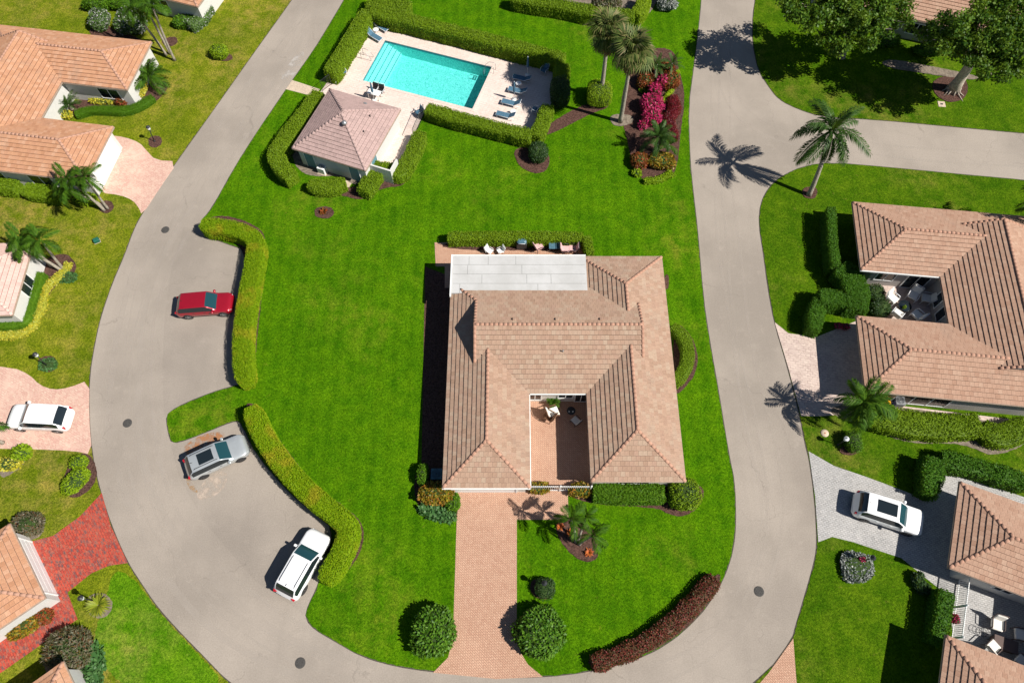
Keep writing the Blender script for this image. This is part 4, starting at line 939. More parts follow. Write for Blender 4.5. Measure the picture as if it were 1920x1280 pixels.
        if tail == 'wide': MB().rbox(-.04, .2, -.12, .14, -.1, .05, .02, T(-L * .482, sy * hw * .74, Ht * .56) @ RZ(sy * .35)).build('taillight', 'red_lens', root)
        else: MB().rbox(-.03, .2, -.07, .07, -.2, .1, .02, T(-L * .478, sy * hw * .82, Ht * .56) @ RZ(sy * .25)).build('taillight', 'red_lens', root)
        for fx in (.47, .66): MB().rbox(-.1, .1, -.012, .02, -.02, .02, .008, T(L * (.5 - fx), sy * hw * .985, belt - .1) @ RZ(0 if sy > 0 else PI)).build('door_handle', trim if paint != 'paint_white' else paint, root)
        if rails: MB().tube([(L * (.5 - g1 - .03), sy * hw * .62, Ht - .0), (L * (.5 - g1 - .06), sy * hw * .62, Ht + .05), (L * (.5 - g2 + .06), sy * hw * .62, Ht + .03), (L * (.5 - g2 + .03), sy * hw * .62, Ht - .03)], .018, 6).build('roof_rail', 'black_trim', root)
    if sunroof: MB().rbox(L * (.5 - sunroof[1]), L * (.5 - sunroof[0]), -hw * .47, hw * .47, Ht - .03, Ht + .03, .02).build('sunroof', 'glass_dark', root)
    MB().add([(-L * .32, -.012, Ht - .03), (-L * .32, .012, Ht - .03), (-L * .36, 0, Ht - .03), (-L * .355, 0, Ht + .08)], [(0, 1, 3), (1, 2, 3), (2, 0, 3)]).build('antenna', 'black_trim', root)
    MB().rbox(-.02, .02, -.26, .26, -.06, .06, .01, T(-L * .497, 0, Ht * .42)).build('licence_plate', 'white_paint', root)
    MB().rbox(-.03, .03, -hw * .5, hw * .5, -.1, .1, .02, T(L * .489, 0, Ht * .34)).build('grille', trim, root)
    return root
def hd(a, b2, z=.8): p, q = G(*a, z), G(*b2, z); return math.atan2(q[1] - p[1], q[0] - p[0])
car('dark red car parked in the bay nose against the lime hedge', (383, 569), hd((335, 572), (431, 565)), 4.75, 1.88, 1.62, 'paint_red')
car('silver car with black sunroof parked beside the rust stain', (405, 855), hd((360, 876), (452, 834)), 4.75, 1.9, 1.62, 'paint_silver', 'rim_dark', (.50, .74), True)
car('white car with black roof rails parked by the bent lower hedge', (567, 1056), hd((537, 1108), (597, 1004)), 4.95, 1.95, 1.70, 'paint_white', 'rim_dark', None, True)
car('white car on the pink driveway at the left edge', (72, 781), hd((130, 785), (12, 780)), 4.85, 1.98, 1.78, 'paint_white', 'rim', None, False, .25, 'glass_dark', 'tall')
car('white car with large sunroof on the grey driveway at right', (1668, 961), hd((1605, 940), (1735, 982)), 5.05, 1.98, 1.74, 'paint_white', 'rim_dark', (.46, .74), False, .27, 'glass_teal', 'tall')
# ------------------------------------------------------------------ hedges in place
hedge('hedge', [(376, 418), (420, 422), (458, 432), (480, 448), (474, 490), (462, 550), (453, 610), (451, 660), (457, 716)], 1.4, 1.55, 'hedge_lime', 'long lime green hedge bending round the upper parking bay with the red car', dens=460, leaf=.095, lump=.018, round_=.16, sq=.35)
hedge('hedge', [(468, 762), (490, 815), (535, 880), (590, 935), (640, 972), (655, 992), (640, 1035), (606, 1090)], 1.45, 1.5, 'hedge_lime', 'long lime green hedge curving down to the white car with roof rails', dens=460, leaf=.095, lump=.018, round_=.16, sq=.35)
pg = 'clipped hedges round the pool'
hedge('hedge', [(688, 18), (653, 75), (617, 133)], 1.4, 1.7, 'hedge_mid', 'clipped hedge between the left-hand road and the pool steps', pg, it=0)
hedge('hedge', [(694, 17), (770, 35), (880, 62), (980, 88), (1058, 107)], 1.4, 1.7, 'hedge_mid', 'long clipped hedge along the far side of the pool', pg, it=0)
hedge('hedge', [(800, 200), (860, 218), (930, 236), (996, 252)], 1.3, 1.4, 'hedge_mid', 'clipped hedge along the near side of the pool by the loungers', pg, it=0)
hedge('hedge', [(1004, 254), (1016, 228), (1028, 196)], 1.2, 1.4, 'hedge_mid', 'short clipped hedge closing the right end of the pool deck', pg, it=0)
hedge('hedge', [(1055, 118), (1052, 150)], 1.5, 1.7, 'hedge_mid', 'short hedge stub at the far right corner of the pool', pg, it=0)
shrub('shrub', G(1050, 178, .8), 1.0, 1.35, 2.3, 'leaf_dark', 'tall dark rounded shrub in the palm shade at the pool corner', pw=.7)
hedge('hedge', [(597, 172), (565, 218), (530, 262), (515, 284), (520, 305), (545, 328)], 1.5, 1.5, 'hedge_mid', 'clipped hedge wrapping the road side of the pool house', pg)
hedge('hedge', [(578, 342), (610, 346), (645, 338)], 1.5, 1.15, 'hedge_mid', 'short rounded hedge in front of the pool house doors', pg, round_=.6, sq=.4)
hedge('hedge', [(680, 357), (696, 332), (714, 304), ], 1.4, 1.2, 'hedge_mid', 'clipped hedge stub at the near corner of the pool house', pg, it=0)
hedge('hedge', [(716, 310), (750, 322), (772, 285), (788, 246)], 1.3, 1.2, 'hedge_mid', 'elbow shaped hedge between the pool house and the pool gate', pg, it=0)
hedge('hedge', [(690, -2), (730, 5), (765, 12)], 2.2, 1.6, 'hedge_mid', 'thick hedge at the top edge beyond the pool corner', it=0)
hedge('hedge', [(960, -8), (1040, 4), (1110, 18), (1190, 27)], 1.4, 1.5, 'hedge_mid', 'hedge at the top edge above the two fan palms', it=0)
hedge('hedge', [(1192, 26), (1203, 14), (1212, -12)], 1.3, 1.5, 'leaf_bright', 'bright end of the hedge at the top edge beside the pale shrub', it=0)
hedge('hedge', [(840, 441), (960, 440), (1092, 442)], .9, 1.25, 'hedge_mid', 'straight hedge behind the white flat roof of the central house', it=0, round_=.2)
hedge('hedge', [(1100, 442), (1106, 472)], .8, 1.25, 'hedge_mid', 'short hedge return at the back corner of the central house', it=0, round_=.2)
hedge('hedge', [(1114, 922), (1180, 924), (1246, 924)], 1.35, 1.0, 'hedge_green', 'low dark green hedge under the front window of the central house', it=0, leaf=.13, dens=300)
shrub('shrub', G(1283, 925, .8), 1.2, 1.25, 1.6, 'hedge_mid', 'big rounded shrub at the front right corner of the central house', leaf=.13)
hedge('hedge', [(1262, 610), (1282, 625), (1291, 650), (1291, 678), (1277, 705), (1266, 716)], .95, .9, 'hedge_mid', 'crescent shaped hedge against the right wall of the central house', leaf=.09, dens=380)
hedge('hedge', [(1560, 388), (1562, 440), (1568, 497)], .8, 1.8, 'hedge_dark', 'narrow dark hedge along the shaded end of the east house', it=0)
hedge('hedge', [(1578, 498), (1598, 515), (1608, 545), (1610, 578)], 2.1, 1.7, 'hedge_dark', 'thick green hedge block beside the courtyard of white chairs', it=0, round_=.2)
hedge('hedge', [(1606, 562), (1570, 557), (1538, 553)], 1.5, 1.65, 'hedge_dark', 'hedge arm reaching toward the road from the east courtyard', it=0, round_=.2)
hedge('hedge', [(1538, 560), (1532, 590), (1528, 616)], 1.2, 1.5, 'hedge_dark', 'short hedge by the top of the shell coloured driveway', it=0, round_=.2)
hedge('hedge', [(1612, 765), (1660, 782), (1720, 795), (1785, 798), (1840, 795)], 2.1, 1.1, 'hedge_mid', 'broad wavy hedge along the south wall of the east house', leaf=.13, dens=210)
hedge('hedge', [(1845, 800), (1872, 818), (1900, 812), (1930, 795)], 1.8, 1.1, 'hedge_mid', 'curved end of the broad hedge at the right edge', leaf=.13, dens=210)
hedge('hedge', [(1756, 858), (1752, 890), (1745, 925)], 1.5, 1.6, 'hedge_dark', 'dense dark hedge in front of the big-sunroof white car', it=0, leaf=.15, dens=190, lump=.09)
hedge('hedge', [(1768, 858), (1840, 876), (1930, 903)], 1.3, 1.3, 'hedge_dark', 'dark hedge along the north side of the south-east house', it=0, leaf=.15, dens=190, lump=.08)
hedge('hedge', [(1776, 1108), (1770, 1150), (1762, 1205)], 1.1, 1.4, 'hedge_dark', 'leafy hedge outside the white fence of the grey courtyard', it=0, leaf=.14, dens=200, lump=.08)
hedge('hedge', [(1112, 1244), (1180, 1222), (1245, 1183), (1295, 1138), (1342, 1084)], 1.15, .75, 'hedge_red', 'long dark red hedge along the bend of the road at bottom', dens=230, leaf=.13, lump=.12, round_=.5)
hedge('hedge', [(140, 212), (165, 204), (195, 203), (230, 206), (258, 198), (285, 180)], .85, .6, 'hedge_green', 'low wavy green hedge in front of the orange tiled house courtyard', dens=420, leaf=.08)
hedge('hedge', [(-10, 343), (28, 347)], 1.5, 1.1, 'hedge_mid', 'short hedge at the left edge under the orange tiled eave', it=0)
hedge('hedge', [(44, 352), (80, 358), (112, 365)], 1.4, 1.0, 'hedge_mid', 'clipped hedge under the eave left of the triple palm', it=0)
hedge('hedge', [(73, 510), (55, 560), (44, 598), (20, 605), (-20, 606)], .95, .9, 'hedge_green', 'dark green hedge against the pink tiled house', it=0, leaf=.08, dens=420)
hedge('flower_border', [(128, 492), (110, 520), (92, 528), (82, 550), (70, 590), (52, 622), (20, 627), (-20, 628)], .6, .4, 'leaf_yellow', 'bright yellow leaf border round the pink tiled house', cat='border plants', leaf=.16, dens=170, lump=.2)
hedge('flower_border', [(1208, 338), (1235, 336), (1262, 322)], .6, .4, 'leaf_bright', 'lime edging plants at the near end of the colourful road bed', cat='border plants', leaf=.14, dens=170, lump=.2)
hedge('flower_border', [(1243, 190), (1262, 165), (1272, 130)], .45, .35, 'leaf_bright', 'thin lime edging curving beside the magenta plants', cat='border plants', leaf=.12, dens=90, lump=.2)
hedge('hedge', [(1262, 178), (1268, 200), (1255, 215)], 1.2, .8, 'leaf_maroon', 'dark maroon clipped shrub row at the road side of the colourful bed', it=1, round_=.7)
hedge('hedge', [(1252, 212), (1258, 232), (1262, 256)], 1.2, .8, 'leaf_maroon', 'lower dark maroon shrub row beside the fan-leaved palm', it=1, round_=.7)
hedge('flower_border', [(385, 8), (372, 28), (352, 44)], 1.6, 1.0, 'leaf_flowering', 'leafy border with pale flowers at the white walled house', cat='border plants', it=0, leaf=.16, dens=90, lump=.15)
# ------------------------------------------------------------------ shrubs
shrub('shrub', G(411, 97, .6), .85, .8, 1.2, 'leaf_bright', 'round lime bush alone on the lawn by the upper left road')
shrub('shrub', G(811, 1182, .9), 1.45, 1.65, 1.8, 'leaf_glossy', 'big glossy round shrub left of the long driveway entrance', leaf=.24, dens=160, lw=.3, lump=.26, pw=1.0)
shrub('shrub', G(1014, 1186, .9), 1.6, 1.7, 1.9, 'leaf_glossy', 'big glossy round shrub right of the long driveway entrance', leaf=.24, dens=160, lw=.3, lump=.26, pw=1.0)
shrub('shrub', G(1022, 1101, .4), .72, .72, .9, 'leaf_dark', 'small dark round shrub with a lamp beside the driveway', leaf=.1)
shrub('shrub', G(1599, 829, .5), .65, .85, 1.1, 'hedge_green', 'small green shrub in its own bed below the wavy hedge', leaf=.1)
shrub('shrub', G(1122, 176, .9), 1.2, 1.3, 2.0, 'leaf_bright', 'bright green round topiary at the foot of the left fan palm', leaf=.1, dens=420, pw=.75)
shrub('shrub', G(1009, 286, .7), .95, .95, 1.5, 'leaf_dark', 'dark pointed shrub alone in a mulch ring near the pool hedge', leaf=.12)
spiky('bromeliad', G(607, 398), .5, .5, 60, 'leaf_redcroton', 'small red spiky plant in a mulch ring on the open lawn', wd=.05)
shrub('shrub', G(148, 866, .4), .6, .55, .7, 'leaf_bright', 'upper lime shrub of the pair in the road-side mulch bed')
shrub('shrub', G(142, 900, .4), .75, 1.1, .8, 'leaf_bright', 'lower longer lime shrub of the pair in the road-side mulch bed', rz=-.5)
shrub('shrub', G(52, 982, .5), 1.15, .9, 1.0, 'leaf_twiggy', 'grey twiggy bush behind the red brick driveway house', leaf=.22, lw=.14, dens=230, tilt=.9, core=.6)
shrub('shrub', G(128, 1215, .6), 1.5, 1.3, 1.3, 'leaf_twiggy', 'large grey twiggy bush at the bottom left corner', leaf=.28, lw=.12, dens=220, tilt=.9, core=.6)
hedge('flower_border', [(163, 1212), (174, 1245), (176, 1290)], .8, .5, 'leaf_liriope', 'strip of grassy green plants beside the large twiggy bush', cat='border plants', leaf=.3, dens=80, lump=.2)
spiky('ornamental_grass', G(185, 1134), 1.1, .85, 260, 'leaf_grass', 'yellow green clump of arching grass beside the red driveway', wd=.03)
shrub('shrub', G(48, 1172, .4), 1.15, .65, .8, 'leaf_croton', 'yellow croton bush by the red brick walk', leaf=.2, rz=.6, tilt=.8)
shrub('shrub', G(80, 1156, .4), .5, .5, .7, 'leaf_redcroton', 'red croton bush at the wall corner on the red brick', leaf=.2, tilt=.8)
shrub('shrub', G(818, 925, .6), 1.3, .85, 1.1, 'leaf_croton', 'orange and yellow croton at the garage corner of the central house', leaf=.22, tilt=.8)
shrub('shrub', G(850, 942, .4), .5, .7, .8, 'hedge_green', 'small green shrub between the croton and the long driveway', leaf=.16)
shrub('shrub', G(793, 890, .5), .45, .9, 1.1, 'hedge_green', 'thin green shrub row in the house shadow behind the croton', leaf=.14)
hedge('flower_border', [(790, 948), (815, 962), (852, 966)], .9, .4, 'leaf_liriope', 'grassy edging in front of the croton at the garage corner', cat='border plants', leaf=.28, dens=90)
shrub('flower_mound', G(1605, 1062, .2), 1.15, 1.05, .5, 'leaf_silver', 'silvery white leaf mound on the lower right lawn', leaf=.16, lw=.4, dens=190, tilt=.8, cat='plant')
shrub('flower', G(1618, 1048, .6), .22, .18, .6, 'leaf_magenta', 'small red flower in the silvery mound', leaf=.13, dens=200, cat='flower')
shrub('shrub', G(1722, 1088, .4), .4, .6, .7, 'leaf_dark', 'dark shrub at the end of the shaded grey walk', leaf=.16); shrub('shrub', G(1732, 1102, .3), .5, .4, .5, 'leaf_dark', 'low dark shrub just below the grey walk end', leaf=.16)
for q, rx, ry, h, mt, lb in (((1212, 150), .9, .8, 1.1, 'leaf_redcroton', 'red croton at the far end of the colourful road bed'), ((1258, 150), .9, .9, 1.1, 'leaf_redcroton', 'red croton nearest the road at the far end of the bed'), ((1235, 128), 1.6, .8, .9, 'leaf_redcroton', 'brownish red croton behind the two small palms'),
        ((1199, 300), .8, .85, 1.0, 'leaf_redcroton', 'orange red croton at the near left of the road bed'), ((1241, 300), 1.2, .85, 1.0, 'leaf_croton', 'orange green croton at the near right of the road bed'),
        ((1194, 324), .4, .4, .5, 'leaf_bright', 'tiny lime plant at the near tip of the road bed'), ((1206, 168), .4, .3, .4, 'leaf_bright', 'pale lime plant left of the magenta plants')):
    shrub('shrub', G(*q, h * .6), rx, ry, h, mt, lb, 'crotons in the road-side bed', leaf=.2, tilt=.85, dens=170)
for q, rx, ry, h, lb in (((1241, 153), .45, .45, 1.5, 'small magenta plant among the red crotons'), ((1228, 168), .6, .5, 1.5, 'upper magenta plant of the tall group'), ((1222, 192), 1.1, .9, 1.6, 'largest magenta leaved plant of the road bed'), ((1222, 218), .85, .8, 1.4, 'lower magenta plant beside the maroon row'), ((1206, 233), .4, .3, .9, 'tiny magenta plant above the big fan-leaved palm')):
    shrub('magenta_plant', G(*q, h * .6), rx, ry, h, 'leaf_magenta', lb, 'magenta cordylines', leaf=.34, lw=.2, dens=130, tilt=.8, cat='plant')
for q, lb in (((1050, 987), 'orange bromeliad nearest the front walk'), ((1068, 999), 'orange bromeliad between palm trunk and walk'), ((1104, 1036), 'orange bromeliad at the lower tip of the palm bed')):
    spiky('bromeliad', G(*q), .42, .45, 34, 'leaf_orange', lb, 'orange bromeliads', wd=.05)
for q, rx, ry, h, mt, lb in (((1010, 914), .8, .45, .7, 'leaf_croton', 'green and yellow planting left of the white gate'), ((1088, 918), .8, .55, .8, 'leaf_croton', 'yellow green planting right of the white gate'),
        ((260, 165), .75, 1.0, .9, 'leaf_yellow', 'yellow leaved shrub at the courtyard corner of the orange house'), ((195, 187), 1.5, .45, .6, 'leaf_yellow', 'yellow strip of plants under the courtyard window'), ((117, 214), .9, .5, .6, 'leaf_yellow', 'yellow plants left of the courtyard cycad'),
        ((228, 186), .65, .6, .9, 'leaf_redcroton', 'dark red bush at the courtyard corner of the orange house'), ((185, 35), 1.0, 1.2, 1.5, 'leaf_flowering', 'shrub with white flowers left of the upper palms'), ((243, 40), 1.6, 1.3, 1.6, 'leaf_flowering', 'wide flowering shrub beside the upper palms'),
        ((182, 6), 1.4, .7, 1.3, 'hedge_green', 'dark shrub at the top left edge'), ((250, 6), 2.6, .8, 1.2, 'hedge_green', 'dark hedge-like shrub at the top edge by the white wall'), ((345, 40), 1.2, .7, 1.0, 'hedge_green', 'low green shrub below the white walled house'),
        ((1250, 2), 1.0, 1.0, 1.2, 'leaf_silver', 'pale grey green shrub at the top edge near the road'), ((1138, 8), 1.6, 1.0, 2.2, 'leaf_twiggy', 'bare grey shrub behind the left fan palm'), ((40, 848), .7, .6, .7, 'leaf_bright', 'lime shrub below the left-edge driveway'), ((10, 870), 1.2, .5, .5, 'leaf_yellow', 'yellow plants under the left-edge palm'),
        ((1643, 548), .75, .75, .9, 'leaf_dark', 'upper grey green shrub by the white courtyard chairs'), ((1652, 578), .85, .75, .9, 'leaf_dark', 'lower grey green shrub by the white courtyard chairs'), ((160, 372), 1.0, .6, .8, 'leaf_bright', 'lime shrub behind the triple palm trunks'),
        ((90, 683), .7, .55, .35, 'leaf_liriope', 'small silvery plants round the leaning lamp post'), ((1660, 75), 1.5, .7, 1.0, 'hedge_dark', 'dark shrub under the left big tree'), ((1745, 92), 1.6, .7, .9, 'hedge_dark', 'dark shrub between the two big trees'), ((125, 520), .9, .5, .35, 'leaf_liriope', 'pale ground plants edging the palm bed at left')):
    shrub('shrub', G(*q, h * .6), rx, ry, h, mt, lb, leaf=.2 if mt not in ('leaf_dark',) else .13, dens=170, tilt=.75)
# ------------------------------------------------------------------ palms
palm((1127, 192), 'left fan palm of the pair near the pool rising from a topiary', 8.0, 'fan', 36, 2.1, (-.2, .1), .17, 'fan palms', (85, -40), 16, xy=G(1126, 184))
palm((1163, 229), 'right fan palm of the pair near the pool with a curved bare trunk', 8.9, 'fan', 36, 2.15, (-.2, -.1), .17, 'fan palms', (85, -40), 16)
palm((1516, 366), 'tall coconut palm leaning over the road junction', 7.0, 'coconut', 16, 3.5, (-.4, 1.4), .17, None, (80, -45))
palm((1100, 1030), 'cluster palm in the front bed: left trunk', 3.5, 'feather', 9, 1.4, (-.6, .9), .09, 'front bed palms', (70, -30), xy=G(1080, 1015))
palm((1100, 1030), 'cluster palm in the front bed: right trunk', 3.2, 'feather', 9, 1.4, (.6, .0), .09, 'front bed palms', (70, -30), xy=G(1086, 1020))
palm((1100, 1030), 'cluster palm in the front bed: short middle trunk', 2.9, 'feather', 8, 1.2, (.3, 1.0), .08, 'front bed palms', (70, -25), xy=G(1084, 1012))
tg = 'triple palm by the pink driveway'
palm((196, 395), 'tallest trunk of the triple palm beside the pink driveway', 3.9, 'feather', 12, 1.9, (-1.1, .3), .1, tg, (65, -40)); palm((203, 392), 'right trunk of the triple palm beside the pink driveway', 4.0, 'feather', 11, 1.7, (.1, .2), .09, tg, (65, -40)); palm((198, 390), 'middle leaning trunk of the triple palm beside the pink driveway', 3.0, 'feather', 11, 1.8, (-1.5, -.4), .09, tg, (65, -40))
ug = 'palm group by the top left house'
palm((312, 104), 'leaning left palm of the upper left group', 5.0, 'feather', 12, 1.8, (-1.1, .4), .1, ug, (65, -45)); palm((320, 102), 'middle palm of the upper left group', 5.2, 'feather', 12, 1.8, (-.3, .6), .1, ug, (65, -45)); palm((328, 114), 'right palm of the upper left group', 6.0, 'feather', 13, 1.8, (.4, .4), .1, ug, (65, -45))
pgp = 'palms in the yellow bed'
palm((116, 508), 'left leaning palm over the yellow flower border', 3.2, 'feather', 13, 1.9, (-1.3, .2), .11, pgp, (65, -40)); palm((120, 505), 'right palm over the yellow flower border', 3.6, 'feather', 12, 1.7, (.2, .4), .1, pgp, (65, -40)); palm((98, 500), 'back palm over the pink roof corner', 3.4, 'feather', 12, 1.8, (-.6, .7), .1, pgp, (65, -40))
palm((6, 830), 'palm at the left edge in front of the white car', 2.4, 'feather', 14, 1.9, (-.3, 0), .11, None, (65, -35))
palm((1585, 775), 'bushy palm beside the shell coloured driveway casting a star shadow', 3.9, 'feather', 18, 2.2, (-.5, -.6), .13, None, (70, -40)); palm((1595, 770), 'second trunk of the bushy palm by the wavy hedge', 2.9, 'feather', 12, 2.0, (.3, -.4), .11, None, (65, -30))
palm((1227, 284), 'dark palm with a star of stiff leaves in the road bed', 2.0, 'coconut', 16, 2.0, (0, 0), .12, None, (70, -25)); palm((1250, 288), 'small palm right of the star-leaved palm', 1.2, 'feather', 10, 1.2, (0, 0), .08, None, (65, -20), shaft=False)
palm((1226, 146), 'left small palm at the far end of the road bed', 1.7, 'cycad', 18, 1.4, (0, 0), .12, None, (70, -25)); palm((1254, 144), 'right small palm at the far end of the road bed', 1.7, 'cycad', 18, 1.3, (0, 0), .12, None, (70, -25))
palm((135, 205), 'low cycad in the courtyard of the orange tiled house', .6, 'cycad', 26, 1.5, (0, 0), .15, None, (75, -5)); palm((290, 160), 'big bushy cycad at the wall corner below the upper palms', 1.2, 'feather', 20, 2.0, (0, 0), .13, None, (75, -15), shaft=False); palm((268, 130), 'grey green cycad against the orange roof edge', 1.6, 'cycad', 16, 1.3, (0, 0), .12, None, (75, -15))
palm((1960, 440), 'palm beyond the right edge casting a shadow on the lawn', 4.6, 'feather', 16, 2.2, (0, 0), .13, None, (70, -35), xy=(44.6, 36.0))
# ------------------------------------------------------------------ big trees
bA = G(1577, 107); broad_tree(bA, 'big spreading tree at the upper right, left of the pair', [(28, 56.5, 7.6, 3.0, 2.6, 1.2), (32, 57, 7.2, 3.6, 3.0, 1.6), (35.3, 57, 6.2, 2.6, 2.6, 1.4), (32, 55.2, 5.4, 3.0, 1.6, 1.1)], [(bA[0], bA[1], -.05), (bA[0] - .2, bA[1], 1.4), (bA[0] - .6, bA[1] - .2, 3.0), (bA[0] - 1.2, bA[1] - .5, 4.6)], .3, 18, leaf=.26, n=40000, clumps=190, roots=False)
bB = G(1785, 170); broad_tree(bB, 'big tree with pale spreading roots at the upper right', [(42, 52.5, 8.0, 3.6, 2.8, 1.8), (45.5, 51.5, 7.6, 3.4, 2.6, 1.8), (40, 53.5, 7.2, 2.4, 2.0, 1.2), (44, 49.8, 6.5, 2.6, 1.6, 1.2), (46, 55, 8.2, 3.5, 2.5, 1.6)], [(bB[0], bB[1], -.05), (bB[0] - .1, bB[1] - .1, 1.4), (bB[0] - .35, bB[1] - .3, 3.0), (bB[0] - .8, bB[1] - .6, 4.8)], .48, 20, leaf=.26, n=48000, clumps=230)
bC = (-1.2, 71.5); broad_tree(bC, 'tree beyond the top edge with bare stems casting a shadow on the lawn', [(-1.5, 72.5, 5.2, 3.4, 2.6, 1.5)], [(bC[0], bC[1], -.05), (bC[0], bC[1], 1), (bC[0] + .2, bC[1] + .2, 2.2), (bC[0] + .2, bC[1] + .3, 3.2)], .16, 10, n=7000, clumps=36, roots=False)
# ------------------------------------------------------------------ street and garden furniture
def manhole(px, label):
    x, y = G(*px); root = MB().lathe([(.36, 0), (.36, .012), (.335, .013), (.33, .006), (.325, .006)], 28).build('manhole_cover', 'iron', None, (x, y, .004)); tag(root, label, 'manhole', 'manhole covers')
    cv = MB().lathe([(.325, .0), (.325, .016), (.31, .018)], 28)
    for i in range(-4, 5):
        w = math.sqrt(.29 ** 2 - (i * .062) ** 2); k = max(1, int(w / .05))
        for j in range(-k, k + 1): cv.box(j * .05 - .016, j * .05 + .016, i * .062 - .02, i * .062 + .02, .018, .026)
    cv.build('lid', 'iron', root)
manhole((310, 431), 'manhole cover at the top of the road bend, above the red car'); manhole((239, 793), 'manhole cover in the road level with the left white car'); manhole((563, 1242), 'manhole cover at the bottom of the road bend'); manhole((1423, 1108), 'manhole cover in the right-hand road bend')
def lamp(px, label, h=2.0, lean=(0, 0), head='dark_metal', arm=False, group='lamp posts'):
    x, y = G(*px); root = empty('lamp_post', (x, y, .04)); tag(root, label, 'lamp post', group); lx, ly = lean
    MB().lathe([(.09, 0), (.09, .1), (.05, .14)], 10).build('base', 'dark_metal', root); MB().tube([(0, 0, .1), (lx * .5, ly * .5, h * .5), (lx, ly, h - .35)], [.045, .04, .035], 8).build('post', 'dark_metal', root)
    M = T(lx, ly, h - .35); ln_ = MB().lathe([(.05, 0), (.14, .06), (.17, .32)], 8, M, False).build('lantern', 'clear_lens', root); MB().lathe([(.21, .32), (.19, .36), (.07, .46), (.02, .55)], 8, M, False).build('cap', head, ln_)
    if arm: MB().tube([(lx * .8 - .3, ly * .8, h * .72), (lx * .8 + .3, ly * .8, h * .72)], .02, 6).build('crossbar', 'dark_metal', root)
lamp((290.5, 266), 'lamp post in a mulch ring beside the upper pink driveway', 2.0, (.25, 0), arm=True); lamp((91, 688), 'lamp post leaning in silvery plants at left', 2.1, (.1, .2)); lamp((178, 1126), 'lamp post behind the arching yellow grass', 1.9); lamp((1571, 834), 'small lamp post with white head in the lower right shade', 1.6, (0, 0), 'white_metal'); lamp((1019, 1098), 'lamp post in the small dark shrub by the driveway', 1.7); lamp((1617, 1052), 'lamp post in the silvery mound', 1.7)
def prop(name, px, label, cat, z=.04, rz=0, group=None): x, y = G(*px); return tag(empty(name, (x, y, z), rz), label, cat, group)
o = prop('utility_box', (183, 453), 'small green utility box on the left lawn', 'utility box', .03, .5); MB().rbox(-.25, .25, -.2, .2, 0, .35, .04).build('cabinet', 'green_box', o); MB().box(-.27, .27, -.22, .22, -.02, .04).build('base', 'concrete', o)
o = prop('drain_cover', (1765, 196), 'square concrete drain cover on the lawn below the rooted tree', 'drain cover', .03, -.1); MB().rbox(-.36, .36, -.36, .36, 0, .04, .02).build('slab', 'concrete', o); MB().box(-.13, .13, -.1, .1, .04, .045).build('grate', 'iron', o)
o = prop('utility_cover', (1546, 812), 'round pale cover in the lawn below the bushy palm', 'cover', .03); MB().lathe([(.32, 0), (.31, .04), (.08, .045)], 20).build('lid', 'concrete', o); MB().lathe([(.07, .04), (.06, .055)], 10).build('knob', 'terracotta', o)
def ac(px, label, mat='white_metal', rz=0, s=.42):
    o = prop('air_conditioner', px, label, 'air conditioner', .03, rz, 'air conditioner units'); MB().box(-s - .08, s + .08, -s - .08, s + .08, 0, .06).build('slab', 'concrete', o); MB().rbox(-s, s, -s, s, .06, .8, .04).build('casing', mat, o)
    g = MB()
    for k in range(5): r_ = s * (.25 + .14 * k); g.tube([(r_ * math.cos(a * PI / 8), r_ * math.sin(a * PI / 8), .82) for a in range(17)], .008, 4)
    g.build('grille', 'dark_metal', o); MB().lathe([(s * .12, .8), (s * .12, .825)], 10).build('fan_hub', 'dark_metal', o)
ac((820, 893), 'blue grey unit in the shade at the garage side of the central house', 'bluegrey'); ac((607, 322), 'round topped white unit outside the pool house doors', 'white_paint', -.35, .38); ac((1679, 757), 'grey unit beside the yellow bin', 'grey_metal', -.1, .38)
o = prop('wheelie_bin', (1650, 757), 'yellow lidded bin at the south wall of the east house', 'bin', .045, -.1); MB().add([(-.24, -.28, .06), (.24, -.28, .06), (.24, .28, .06), (-.24, .28, .06), (-.3, -.35, .95), (.3, -.35, .95), (.3, .35, .95), (-.3, .35, .95)], [(3, 2, 1, 0), (0, 1, 5, 4), (1, 2, 6, 5), (2, 3, 7, 6), (3, 0, 4, 7)]).build('body', 'blue_plastic', o); MB().rbox(-.33, .33, -.4, .36, .95, 1.03, .03).build('lid', 'yellow_plastic', o)
for s in (-1, 1): MB().lathe([(.1, -.03), (.1, .03)], 12, T(s * .27, .3, .1) @ Matrix.Rotation(PI / 2, 4, 'Y')).build('wheel', 'rubber', o)
# white picket fences
def fence(p, q, h, label, step=.14, gate=None):
    p, q = Vector(p), Vector(q); d = q - p; l = d.length; root = empty('picket_fence', (p.x, p.y, .04), math.atan2(d.y, d.x)); tag(root, label, 'fence', 'white picket fences')
    for z0 in (.12, h - .12): MB().box(0, l, -.025, .025, z0, z0 + .07).build('rail', 'white_paint', root)
    me = MB().box(-.014, .014, -.014, .014, .05, h).mesh('picket', 'white_paint'); n = int(l / step)
    for i in range(1, n): o = bpy.data.objects.new('picket', me); o.location = (l * i / n, 0, 0); link(o, root)
    pm = MB().box(-.05, .05, -.05, .05, 0, h + .06).add([(-.065, -.065, h + .06), (.065, -.065, h + .06), (.065, .065, h + .06), (-.065, .065, h + .06), (0, 0, h + .14)], [(0, 1, 4), (1, 2, 4), (2, 3, 4), (3, 0, 4)]).mesh('post', 'white_paint')
    for f in [0, 1] + [i / max(1, int(l / 1.6)) for i in range(1, int(l / 1.6))]: o = bpy.data.objects.new('post', pm); o.location = (l * f, 0, 0); link(o, root)
fence((1.3, 13.05), (5.9, 13.05), 1.35, 'white picket fence and gate across the courtyard of the central house')
fence(G(1797, 1082), G(1782, 1196), 1.5, 'white picket fence beside the grey courtyard at lower right')
